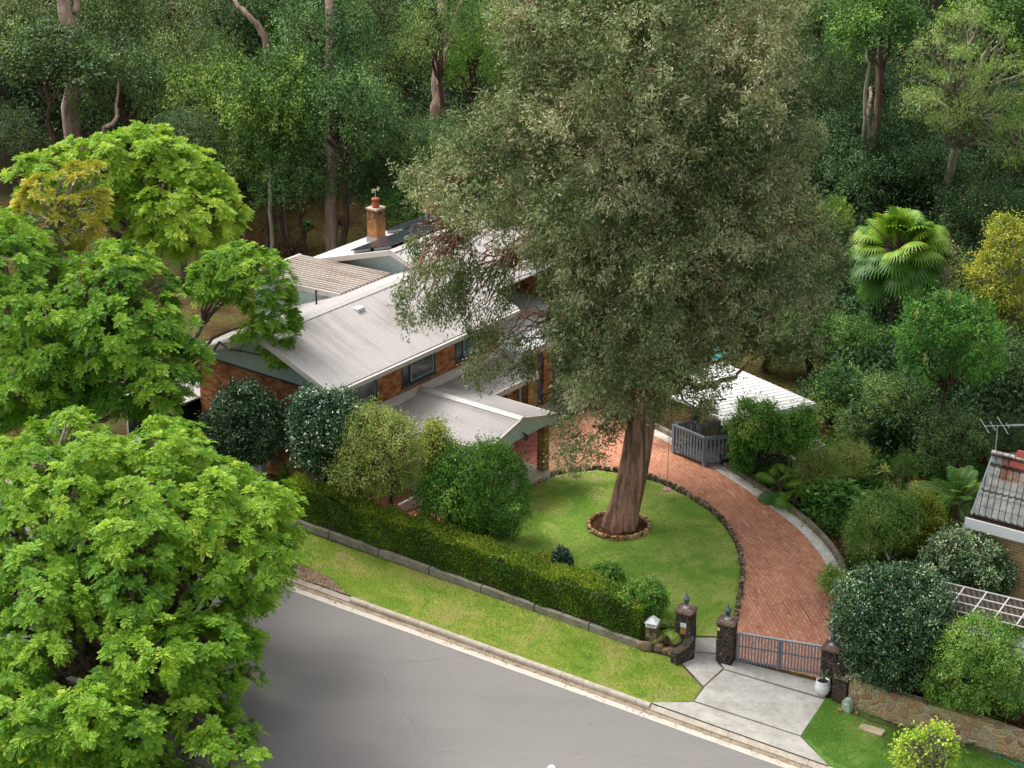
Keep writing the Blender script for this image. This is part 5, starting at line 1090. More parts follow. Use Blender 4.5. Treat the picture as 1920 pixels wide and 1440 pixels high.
# strappy plants along the foot of the wall
FERN = [((1615, 1335), 'first grassy clump at the foot of the crazy wall, next to the utility box'), ((1643, 1347), 'second grassy clump from the utility box along the crazy wall'), ((1673, 1357), 'third grassy clump from the utility box along the crazy wall'), ((1712, 1375), 'grassy clump at the foot of the wall left of the sapling top'), ((1775, 1380), 'small grassy clump behind the sapling top'), ((1818, 1408), 'large grassy clump right of the sapling'), ((1846, 1414), 'yellowish grassy clump right of the large clump'), ((1880, 1425), 'grassy clump beside the green hose'), ((1910, 1434), 'yellow flowered clump in the bottom right corner')]
for i, ((px, py), lab) in enumerate(FERN): strappy('grass_clump', wx(px, py-8), 60, .36, .028, lab, 'plant', 40+i, (.2, 1.45), .7, 'L_mid' if i not in (6, 8) else 'L_yellow', .45, group='clumps along the crazy stone wall')
for i, ((px, py), lab) in enumerate((((1880, 1352), 'grey blue agave above the wall at the right edge, left of its pair'), ((1915, 1360), 'grey blue agave above the wall at the right edge, nearest the edge'))):
    b = wx(px, py); b[2] += .45; strappy('agave', b, 16, .62, .14, lab, 'plant', 60+i, (.2, 1.3), .05, 'L_fine', .25, prof=(.7, 1, .8, .04), color=(.62, .85, 1.05))
mb = MB(); hp = [wx(1820, 1404), wx(1850, 1412), wx(1870, 1409), wx(1862, 1420), wx(1890, 1424), wx(1925, 1440), wx(1900, 1436), wx(1880, 1424)]; hp = [p+[0, 0, .05] for p in hp]
hh = np.array(hp); tt = np.linspace(0, len(hh)-1, 60); hh = np.array([np.interp(tt, np.arange(len(hh)), hh[:, k]) for k in range(3)]).T; hh[:, :2] += np.random.default_rng(1).normal(0, .02, (60, 2)); mb.tube(hh, .016, 6); mb.build('garden_hose', MT['hose'], label='green hose lying along the planting strip in the lower right', cat='hose')
mb = MB(); wallpath(mb, np.array([wx(*p)[:2] for p in smooth_px([(1606, 1336), (1630, 1352), (1700, 1372), (1790, 1396), (1900, 1428), (1980, 1452)], 4)]), .06, .07); mb.build('bed_edging', MT['joint'], label='dark edging strip between mown grass and planting strip', cat='garden edging')
# swing disc hanging on a rope
sw = wx(1250, 935); sz = sw+[0, 0, .35]; root = empty('rope_swing', tuple(sz), 0, 'round pink swing seat hanging on a long thin rope beside the huge tree', 'swing')
mb = MB(); mb.lathe([(0, -.03), (.14, -.03), (.155, 0), (.14, .03), (0, .03)], 24); mb.build('seat', MT['pink'], root, True)
mb = MB(); mb.tube([(0, 0, -.02), (.02, 0, 2), (.05, 0, 5.6)], .012, 5); mb.build('rope', MT['rope'], root)
# grey deck with slatted rail
dk = empty('timber_deck', tuple(wx(1322, 862)), 0, 'raised grey timber deck with slatted railings beside the brick drive', 'deck')
D0 = np.array(dk.location); ZB, ZT = D0[2]+.25, D0[2]+1.15
def dat(px, py, z): return at(px, py, z)[:2]
cor = [dat(1262, 795, ZT), dat(1322, 820, ZT), dat(1372, 816, ZT)]
back = [dat(1262, 795, ZT), dat(1301, 788, ZT), dat(1312, 794, ZT)]; back2 = [dat(1314, 795, ZT), dat(1375, 786, ZT)]
def rail(a, b, skipend=False):
    a3, b3 = np.array([a[0], a[1], 0]), np.array([b[0], b[1], 0]); L_ = np.linalg.norm(b3-a3); d = (b3-a3)/L_; n = np.array([-d[1], d[0], 0])
    def bar(s0, s1, w0, w1, z0, z1, mb): q = [a3+d*s0+n*w0, a3+d*s1+n*w0, a3+d*s1+n*w1, a3+d*s0+n*w1]; mb.prism([p+[0, 0, z0]-D0 for p in q], (0, 0, z1-z0))
    mb = MB(); bar(-.03, L_+.03, -.05, .05, ZT-.03, ZT+.01, mb); r_ = mb.build('rail', MT['railgrey'], dk)
    mb = MB(); bar(0, L_, -.02, .02, ZT-.11, ZT-.035, mb); bar(0, L_, -.02, .02, ZB+.02, ZB+.09, mb); s = .04
    while s < L_-.03: bar(s, min(s+.06, L_), -.035, -.022, ZB-.1, ZT-.035, mb); s += .145
    mb.build('balusters', MT['railgrey'], r_)
    for s in (0, L_-.09): mb = MB(); bar(s, s+.09, -.018, .07, D0[2]-.1, ZT-.035, mb); mb.build('post', MT['railgrey'], dk)
rail(cor[0], cor[1]); rail(cor[1], cor[2]); rail(back[0], back[1]); rail(back[1], back[2]); rail(back2[0], back2[1])
mb = MB(); pts = [cor[0], cor[1], cor[2], back2[1], back2[0], back[1]]; mb.prism([(p[0]-D0[0], p[1]-D0[1], ZB-.08-D0[2]) for p in pts], (0, 0, .08)); mb.build('decking', MT['railgrey'], dk)
bp_ = wx(1360, 872); root = empty('plant_pot', tuple(bp_), 0, 'black plastic pot with a dead brown palm, against the grey deck', 'plant pot')
mb = MB(); mb.lathe([(0, 0), (.17, 0), (.22, .3), (.24, .3), (.24, .34), (.2, .34), (.19, .28), (0, .28)], 20); mb.build('pot', MT['blackpot'], root, True)
strappy('dead_palm', bp_+[0, 0, .3], 40, .75, .03, 'dead brown palm fronds standing in the black pot', 'plant', 70, (.9, 1.5), .25, 'L_dead', .5)
# white roofed shed
def zr(t): return 3.35-.2*t
SA, SB, SCc, SDd = at(1338, 672, 3.5), at(1527, 754, 3.25), at(1352, 786, 3.1), None
root = empty('white_roofed_shed', (float(SCc[0]), float(SCc[1]), .98), 0, 'shed with a flat white sheet roof and slate wall at the right of the drive', 'shed')
R0 = np.array(root.location); A_, B_ = SB-SCc, SA-SB       # front gutter side, right side
SDd = SCc+B_; mb = MB()
Pf = [SCc, SB, SA, SDd]; mb.prism([p-R0 for p in Pf], (0, 0, -.07))
La = np.linalg.norm(B_); ah = B_/La; k = int(La/.25)
for i in range(k+1):
    o_ = SCc+ah*(i*.25); w = ah*.045; mb.prism([o_-R0, o_+w-R0, o_+w+A_-R0, o_+A_-R0], (0, 0, .016))
mb.build('roof', MT['roofwhite'], root)
mb = MB(); an = A_/np.linalg.norm(A_); q = np.array([an[1], -an[0], 0])*.12
mb.prism([SCc-R0+[0, 0, -.2], SB-R0+[0, 0, -.2], SB-R0+[0, 0, -.2]+q, SCc-R0+[0, 0, -.2]+q], (0, 0, .2)); mb.build('gutter', MT['white'], root)
ins = .45; mb = MB(); cen = sum(Pf)/4
W4 = [cen*.55+SB*.45+(p-cen)*.42 for p in Pf]
for i in range(4):
    a, b = W4[i]-R0, W4[(i+1) % 4]-R0; a[2] = b[2] = -.3; d = (b-a)/np.linalg.norm(b-a); n_ = np.array([-d[1], d[0], 0])*.12; mb.prism([a, b, b+n_, a+n_], (0, 0, 2.35))
mb.build('wall', MT['doorblue'], root)
for p in Pf[1:]: q = cen+(p-cen)*.9-R0; mb = MB(); mb.box(q[0]-.05, q[0]+.05, q[1]-.05, q[1]+.05, -.3, q[2]-.08); mb.build('post', MT['white'], root)
# glass pool fence beyond the fine leaved shrubs
pf = wx(1530, 880); root = empty('glass_fence', tuple(pf), 0, 'short run of glass balustrade with a thin rail behind the fine leaved shrubs', 'fence')
q0, q1, q2 = at(1524, 822, 2.3), at(1547, 834, 2.3), at(1522, 845, 2.3)
for a, b in ((q0, q1), (q1, q2)):
    mb = MB(); mb.tube([a-np.array(pf), b-np.array(pf)], .02, 6); mb.build('rail', MT['galv'], root)
    for s in (0, .5, 1): p = a+(b-a)*s-pf; mb = MB(); mb.tube([p, p-[0, 0, 1.2]], .018, 6); mb.build('post', MT['galv'], root)
mb = MB(); a, b = at(1455, 838, 1.6), at(1490, 866, 1.6); R_ = a.copy(); n_ = np.array([.06, .08, 0]); mb.prism([a, b, b+n_, a+n_], (0, 0, .08)); o = mb.build('white_edging_board', MT['white'], label='short white board edging glimpsed beyond the deck-side tree', cat='edging')
mb = MB(); a, b = at(1648, 1012, 1.9), at(1668, 1050, 1.4); mb.tube([a, (a+b)/2, b], .045, 8); mb.build('leaning_post', MT['white'], label='leaning white painted post inside the bend of the drive', cat='post')
# tiled neighbour house
nbz = 4.0; n0 = at(1822, 968, nbz); n1 = at(1990, 1012, nbz); n2 = at(1863, 852, nbz+1.9)
root = empty('tiled_house', (float(n0[0]), float(n0[1]), .98), 0, 'neighbouring tan brick house with weathered grey tile roof at the right edge', 'house')
R0 = np.array(root.location); ev = (n1-n0)[:2]; eang = math.atan2(ev[1], ev[0]); root.rotation_euler = (0, 0, eang)
ca, sa = math.cos(eang), math.sin(eang)
def tl(P): d = np.asarray(P)-R0; return np.array([d[0]*ca+d[1]*sa, -d[0]*sa+d[1]*ca, d[2]])
r2 = tl(n2); ez = nbz-.98; mb = MB(); W_ = 14.0; Lr = math.hypot(r2[1], r2[2]-ez)
sx_ = r2[0]/Lr; nrow = int(Lr/.30); ncol = int(W_/.2)
for r in range(nrow):       # courses of rolled tiles, each lapping the one below
    s0, s1 = r*Lr/nrow, (r+1)*Lr/nrow+.03; xs0 = sx_*s0; k = ncol*6+1; X_ = np.linspace(0, W_, k)
    roll = .028*np.clip(np.sin(X_/.2*2*math.pi), -.35, 1); dy, dz = r2[1]/Lr, (r2[2]-ez)/Lr
    lo_ = np.c_[X_+xs0, np.full(k, s0*dy), ez+s0*dz+roll+.075]; hi_ = np.c_[X_+sx_*s1, np.full(k, s1*dy), ez+s1*dz+roll+.01]; ba = lo_-[0, 0, .07]
    q = np.arange(k-1); mb.add(np.vstack([lo_, hi_, ba]), np.vstack([np.stack([q, q+1, q+1+k, q+k], 1), np.stack([q+2*k, q+1+2*k, q+1, q], 1)]))
mb.build('tile_roof', MT['tile'], root)
mb = MB(); mb.prism([(0, 0, ez-.06), (W_, 0, ez-.06), (W_+r2[0], r2[1], r2[2]-.06), (r2[0], r2[1], r2[2]-.06)], (0, 0, -.08)); mb.prism([(r2[0], r2[1], r2[2]-.02), (r2[0]+W_, r2[1], r2[2]-.02), (r2[0]+W_, r2[1]+5, r2[2]-1.6), (r2[0], r2[1]+5, r2[2]-1.6)], (0, 0, -.1)); mb.build('roof_deck', MT['darkmetal'], root)
mb = MB(); mb.tube([(r2[0]-.05, r2[1], r2[2]+.03), (r2[0]+W_, r2[1], r2[2]+.03)], .11, 8); mb.build('ridge_tiles', MT['tile'], root)
mb = MB(); mb.prism([(-.04, -.02, ez-.12), (-.04, -.02, ez+.08), (r2[0]-.04, r2[1], r2[2]+.08), (r2[0]-.04, r2[1], r2[2]-.12)], (.05, 0, 0)); mb.build('bargeboard', MT['galv'], root)
mb = MB(); mb.box(-.1, W_, -.2, 0, ez-.02, ez+.02); mb.box(-.1, W_, -.02, .3, ez-.0, ez+.06); mb.build('gutter_leaves', MT['soil'], root)
mb = MB(); mb.box(-.1, W_, -.26, -.2, ez-.3, ez+.03); mb.build('gutter', MT['white'], root)
mb = MB(); mb.box(.55, W_, .35, .6, -.6, ez-.1); mb.box(.55, .8, .6, 7, -.6, ez-.1); mb.build('wall', MT['nbrick'], root)
mb = MB(); sk = tl(at(1884, 935, nbz+.65)); mb.lathe([(.2, sk[2]-.02), (.2, sk[2]+.05), (.17, sk[2]+.12), (.08, sk[2]+.17), (0, sk[2]+.18)], 20, (sk[0], sk[1])); mb.build('roof_dome', MT['white'], root, True)
mb = MB(); q = tl(at(1915, 852, nbz+2.1)); mb.prism([(q[0]-.3, q[1]-.15, q[2]-.4), (q[0]+.3, q[1]-.15, q[2]-.4), (q[0]+.3, q[1]-.05, q[2]+.12), (q[0]-.1, q[1]-.05, q[2]+.12)], (0, .06, 0)); mb.build('red_flashing', MT['redroof'], root)
mb = MB(); mb.tube([tl(at(1800, 998, nbz-.6)), tl(at(1826, 950, nbz+.1))], .02, 5); mb.tube([tl(at(1803, 998, nbz-.6)), tl(at(1829, 950, nbz+.1))], .02, 5); mb.build('service_cable', MT['galv'], root)
# television aerial on the neighbour's ridge
ab = at(1866, 850, nbz+1.9); root = empty('television_aerial', tuple(ab), 0, 'television aerial with long boom on the ridge of the tiled roof', 'aerial')
mb = MB(); at_ = at(1868, 812, nbz+2.75); mt_ = np.array([ab[0], ab[1], at_[2]+.05]); mb.tube([ab-ab, mt_-ab], .018, 6); mb.build('mast', MT['galv'], root)
bx = np.array([1., .12, -.02]); mb = MB(); mb.tube([mt_-ab-bx*.42, mt_-ab+bx*.9], .012, 5); mb.build('boom', MT['galv'], root)
mb = MB(); dv = np.array([.25, -.55, -.35]); dv /= np.linalg.norm(dv)
for s, l in [(-.4, .5), (-.15, .32), (.15, .62), (.3, .2)]+[(.36+.06*i, .08) for i in range(9)]: p = mt_-ab+bx*s; mb.tube([p-dv*l/2*1.1, p+dv*l/2*1.1], .009, 4)
mb.build('elements', MT['galv'], root)
# shade roofed carport with striped panels
z0 = 3.0; A = at(1766, 1092, z0+.35); B = at(1990, 1140, z0+.35); Cc = at(1990, 1195, z0); Dd = at(1735, 1133, z0)
root = empty('carport', (float(Dd[0]), float(Dd[1]), .9), 0, 'carport with striped grey brown panels held by white battens, at the lower right', 'carport'); R0 = np.array(root.location)
mb = MB(); L4 = [p-R0 for p in (Dd, Cc, B, A)]; mb.prism(L4, (0, 0, -.03)); mb.build('roof_panel', MT['shadecloth'], root)
mb = MB(); u = L4[1]-L4[0]; v = L4[3]-L4[0]; n_ = 6
for i in range(n_+1):
    o_ = L4[0]+u*i/n_; w = u/np.linalg.norm(u)*.04; mb.prism([o_, o_+w, o_+w+v, o_+v], (0, 0, .035))
for j in (0, .36, .68, 1): o_ = L4[0]+v*j; w = v/np.linalg.norm(v)*.025; mb.prism([o_, o_+u, o_+u+w, o_+w], (0, 0, .03))
mb.build('battens', MT['trim'], root)
mb = MB(); uh = u/np.linalg.norm(u); q = np.array([uh[1], -uh[0], 0])
corrsheet(mb, L4[0]+q*.02+[0, 0, -.28], u, q*.45+[0, 0, -.1], .15, .03); mb.build('lower_roof', MT['galv'], root)
mb = MB(); a = L4[0]+q*.5+[0, 0, -.42]; mb.prism([a, a+u, a+u+q*.12, a+q*.12], (0, 0, -.14)); mb.build('gutter', MT['galv'], root)
mb = MB(); a = L4[0]+q*.3+[0, 0, -.55]; k = 120; s = np.linspace(0, np.linalg.norm(u), k); w = .03*np.sin(s/.15*6.283*.5); T_ = a+uh*s[:, None]+q*w[:, None]; Bm = T_-[0, 0, 1.6]; qq = np.arange(k-1); mb.add(np.vstack([T_, Bm]), np.stack([qq, qq+1, qq+1+k, qq+k], 1)); mb.build('wall_sheet', MT['galv'], root)
# white meter boxes by the camellias
for (px, py, lab) in ((484, 64.2, 'white meter box behind the hedge between the camellia and the yucca'), (602, 62.0, 'white box low behind the hedge under the second camellia')):
    b = dpt(px, py); root = empty('meter_box', tuple(b), HANG+math.pi/2, lab, 'meter box'); mb = MB(); mb.box(-.3, .3, -.12, .12, -.3, .55); o = mb.build('cabinet', MT['white'], root)
    mb = MB(); mb.box(-.27, .27, -.128, -.121, -.25, .5); mb.build('door', MT['white'], root); mb = MB(); mb.box(.14, .19, -.14, -.129, .3, .35); mb.build('handle', MT['darkmetal'], root)
# top of a white street lamp reaching into the bottom edge
lp = atdep(1040, 1500, 36); top_ = atdep(1036, 1437, 36.5); root = empty('street_lamp', (float(lp[0]), 35.0, float(G(lp[0], 35.0))), 0, 'white rounded head of a street lamp at the bottom edge of the road', 'street lamp')
R0 = np.array(root.location); h0 = top_-R0; mb = MB(); mb.tube([(0, 0, 0), (0, 0, h0[2]-.5)], [.07, .05], 10); mb.tube([(0, 0, h0[2]-.5), h0*[.5, .5, 1]-[0, 0, .2], h0-[.05, .12, .05]], .03, 8); mb.build('pole', MT['galv'], root)
mb = MB(); tt = np.linspace(0, 1, 12); pth = h0+np.outer(tt-.92, np.array([.12, .32, .22])); mb.tube(pth, .10*np.sqrt(np.clip(1-(2*tt-1)**4, .02, 1)), 14); mb.build('lamp_head', MT['white'], root, True)
# green waste and fallen fronds on the slope
mb = MB(); rg = np.random.default_rng(8)
c = gp(415, 615); c = hw(-2.5, 9.5, 1.4)
for i in range(46): a = rg.uniform(0, 6.28); d = np.array([math.cos(a), math.sin(a), rg.uniform(-.1, .3)]); p = c+rg.normal(0, [.8, .8, .2]); mb.tube([p-d*.6, p+d*.6], [.03, .012], 5)
mb.build('brush_pile', MT['darkbark'], label='pile of cut branches and dead fronds behind the left end of the house', cat='brush pile', kind='stuff')
for px, py, lab in ((543, 478, 'dark root ball lying on the slope above the ribbed roof'),):
    b = gp(px, py); mb = MB(); P = b+rg.normal(0, [.35, .3, .22], (900, 3))+[0, 0, .25]; diamonds(mb, P, rg.normal(size=P.shape), rg.normal(size=P.shape), .22, .05, rg.random(900)); o = mb.build('root_ball', MT['L_dead'], label=lab, cat='root ball'); o.color = (.45, .42, .42, 1)
for i, (px, py, lab) in enumerate(((575, 425, 'low green fern clump on the slope, nearest the big brown trunk'), (505, 428, 'low green clump on the slope left of its neighbour'), (528, 428, 'low spiky clump on the grassy slope'), (438, 460, 'dark low clump at the mulch patch on the slope'))):
    strappy('slope_plant', gp(px, py), 60, .55, .07, lab, 'plant', 80+i, (.1, 1.4), .6, 'L_mid', .15, color=(.7, .9, .8))
drape('mulch_patch', [(432, 448), (455, 436), (500, 440), (525, 450), (500, 458), (450, 462)], .03, MT['mulch'], .5)

# short grass blades standing on the mown surfaces
def blades_on(name, poly, n, col, px=True, hgt=.045, seed=0, label=''):
    rg = np.random.default_rng(seed); W2 = np.array([gp(*p)[:2] for p in poly]) if px else np.array(poly); lo, hi = W2.min(0), W2.max(0); q = rg.uniform(lo, hi, (n*3, 2)); k = inpoly(q[:, 0], q[:, 1], [tuple(p) for p in W2]); q = q[k][:n]
    P = np.c_[q, flatz(q[:, 0], q[:, 1])+.03]; mb = MB(); m_ = len(P); diamonds(mb, P, rg.normal(size=(m_, 3))*.6+[0, 0, 1], rg.normal(size=(m_, 3)), hgt*rg.uniform(.6, 1.5, m_), .014, np.clip(.5+.22*np.sin(q[:, 0]*1.3+np.sin(q[:, 1]*2))+rg.normal(0, .2, m_), 0, 1)); o = mb.build(name, MT['L_grass'], kind='stuff', label=label, cat='grass'); o.color = col+(1,)
blades_on('grass', lawn_px, 60000, (1, 1, 1), seed=1, label='short lawn grass inside the brick drive')
blades_on('grass', verge, 38000, (.78, .78, .58), px=False, seed=2, hgt=.05, label='grass on the street verge before the hedge')
blades_on('grass', [P2(gp(*p)) for p in ((1549, 1313), (1505, 1380), (1570, 1436), (1700, 1480), (1980, 1500), (1980, 1436), (1790, 1391), (1700, 1369), (1625, 1339), (1600, 1321))], 16000, (.72, .85, .65), px=False, seed=3, hgt=.05, label='mown grass before the crazy stone wall')
# fallen leaves
rg = np.random.default_rng(55); mb = MB()
def scatter(poly, n, up=.05):
    W2 = np.array([P2(gp(*p)) for p in poly]); lo, hi = W2.min(0), W2.max(0); q = rg.uniform(lo, hi, (n*3, 2)); q = q[inpoly(q[:, 0], q[:, 1], [tuple(p) for p in W2])][:n]
    P = np.c_[q, G(q[:, 0], q[:, 1])+up]; m_ = len(P); diamonds(mb, P, rg.normal(size=(m_, 3))*[1, 1, .15], rg.normal(size=(m_, 3))*.2+[0, 0, 1], rg.uniform(.04, .09, m_), .035, rg.random(m_))
scatter(lawn_px, 420, .1); scatter(DR_OUT+DR_IN, 500, .05); scatter([(600, 1060), (1200, 1220), (1290, 1300), (1230, 1315), (700, 1140)], 260, .06)
scatter([(560, 1048), (640, 1100), (655, 1118), (520, 1080)], 350, .04)
ss = rg.uniform(sA-8, sC+4, 420); dd = KD-.16+rg.normal(0, .09, 420); P = np.array([st(a, min(b, KD-.03), -.13) for a, b in zip(ss, dd)]); diamonds(mb, P, rg.normal(size=P.shape)*[1, 1, .1], rg.normal(size=P.shape)*.2+[0, 0, 1], rg.uniform(.04, .1, 420), .035, rg.random(420))
ss = rg.uniform(sA-8, sC+2, 160); P = np.array([st(a, KD-.5-abs(rg.normal(0, 1.8)), -.11) for a in ss]); diamonds(mb, P, rg.normal(size=P.shape)*[1, 1, .1], rg.normal(size=P.shape)*.2+[0, 0, 1], rg.uniform(.03, .07, 160), .03, rg.random(160))
o = mb.build('leaf_litter', MT['L_dead'], kind='stuff', label='fallen leaves scattered over lawn, drive, verge and gutter', cat='leaf litter'); o.color = (1.3, 1.2, 1.0, 1)

# low planting that fills the garden bed beside the drive
rg = np.random.default_rng(66); W2 = np.array([P2(gp(*p)) for p in [(1420, 905), (1500, 965), (1560, 1030), (1600, 1075), (1700, 1060), (1790, 1000), (1830, 960), (1830, 880), (1640, 830), (1500, 850)]]); lo, hi = W2.min(0), W2.max(0)
q = rg.uniform(lo, hi, (2600, 2)); q = q[inpoly(q[:, 0], q[:, 1], [tuple(p) for p in W2])]; cl = np.sin(q[:, 0]*1.7)+np.sin(q[:, 1]*2.1+q[:, 0]); q = q[cl > -.45][:900]
C = np.c_[q, G(q[:, 0], q[:, 1])+rg.uniform(.03, .5, len(q))]; P = np.repeat(C, 30, 0)+rg.normal(size=(len(C)*30, 3))*[.2, .2, .13]; mb = MB()
diamonds(mb, P, rg.normal(size=P.shape)+[0, 0, .4], rg.normal(size=P.shape)*.6+[0, 0, 1], .13*rg.uniform(.6, 1.3, len(P)), .055, np.clip(np.repeat(rg.uniform(0, .7, len(C)), 30)+rg.normal(0, .12, len(P)), 0, 1))
o = mb.build('ground_cover', MT['L_mid'], kind='stuff', label='mixed low leafy planting filling the bed between the kerb wall and the shrubs', cat='ground cover'); o.color = (.7, .8, .7, 1)
# ---------------------------------------------------------------- the forest
VAR = []
def variant(seed, nl, lr, n, L, Wd, sq=1., spacing=.17, spread=.07, droop=.3, hang=0.):
    rg = np.random.default_rng(seed); d = nrm(rg.normal(size=(nl, 3))); d[:, 2] = np.abs(d[:, 2])*1.1-.35; r = rg.uniform(.45, .82, nl)
    C = d*r[:, None]*np.array([1, 1, sq]); lb = np.c_[C, rg.uniform(lr*.7, lr*1.2, nl)]
    mb = MB(); leafcrown(mb, lb, seed+1, spacing=spacing, spread=spread, n=n, L=L, Wd=Wd, droop=droop, tint=(.1, .85), lobevar=.45, under=.5, hang=hang)
    o = mb.build('crown', MT['L_forest']); VAR.append((o.data, lb)); bpy.data.objects.remove(o)
variant(1001, 26, .34, 26, .050, .026)
variant(1002, 34, .30, 24, .045, .024, 1.2)
variant(1003, 22, .38, 26, .055, .022, .8, droop=.6, hang=.05)
variant(1004, 40, .24, 24, .040, .022, 1.1)
variant(1005, 30, .27, 20, .036, .016, 1.0, hang=.08, droop=.8)
variant(1006, 18, .36, 26, .06, .034, .9)
def ftree(px, py, rx, ry, dep, var, col, label, name='forest_tree', tr=.16, bk='darkbark', trunk=True, baseoff=(0, 0), rz=None, cat='tree', seedx=0):
    sc_ = 1.3 if dep > 86 else 1.12
    for _ in range(40):
        c = atdep(px, py, dep); ppm = F_PX/np.linalg.norm(c-CAMP); rxm, rym = rx*sc_/ppm, ry*sc_/ppm
        if c[2] > float(G(c[0], c[1]))+.85*rym: break
        dep -= .4
    b = np.array([c[0]+baseoff[0], dep+baseoff[1], 0.]); b[2] = float(G(b[0], b[1]))
    root = plant(name, b, label, cat, 'trees of the dark forest behind the house' if name == 'forest_tree' else None)
    me, lbv = VAR[var]; o = bpy.data.objects.new('crown', me); COL.objects.link(o); o.parent = root
    rg = np.random.default_rng(int(px*7+py*3)); o.location = tuple(c-b); o.scale = (rxm*1.05, rxm*1.05, rym*1.05)
    o.rotation_euler = (0, 0, rg.uniform(0, 6.28) if rz is None else rz); o.color = tuple(col)+(1,)
    if trunk:
        mb = MB(); L_ = lbv.copy(); a = o.rotation_euler[2]; x, y = lbv[:, 0].copy(), lbv[:, 1].copy()
        L_[:, 0] = (x*math.cos(a)-y*math.sin(a))*rxm+c[0]; L_[:, 1] = (x*math.sin(a)+y*math.cos(a))*rxm+c[1]; L_[:, 2] = lbv[:, 2]*rym+c[2]; L_[:, 3] *= rxm
        top = np.array([c[0], c[1], max(c[2]-rym*.1, b[2]+1)]); limbs(mb, b, top, L_, int(px+py), tr, frac=.35, wig=.25); mb.build('trunk', MT[bk], root, True, shift=b)
    return root
D_, T_, Mg, Gy, Yg, Lm = (.62, .72, .68), (.55, .75, .78), (.95, 1.0, .85), (1.25, 1.12, 1.25), (1.75, 1.6, .75), (1.3, 1.4, .8)
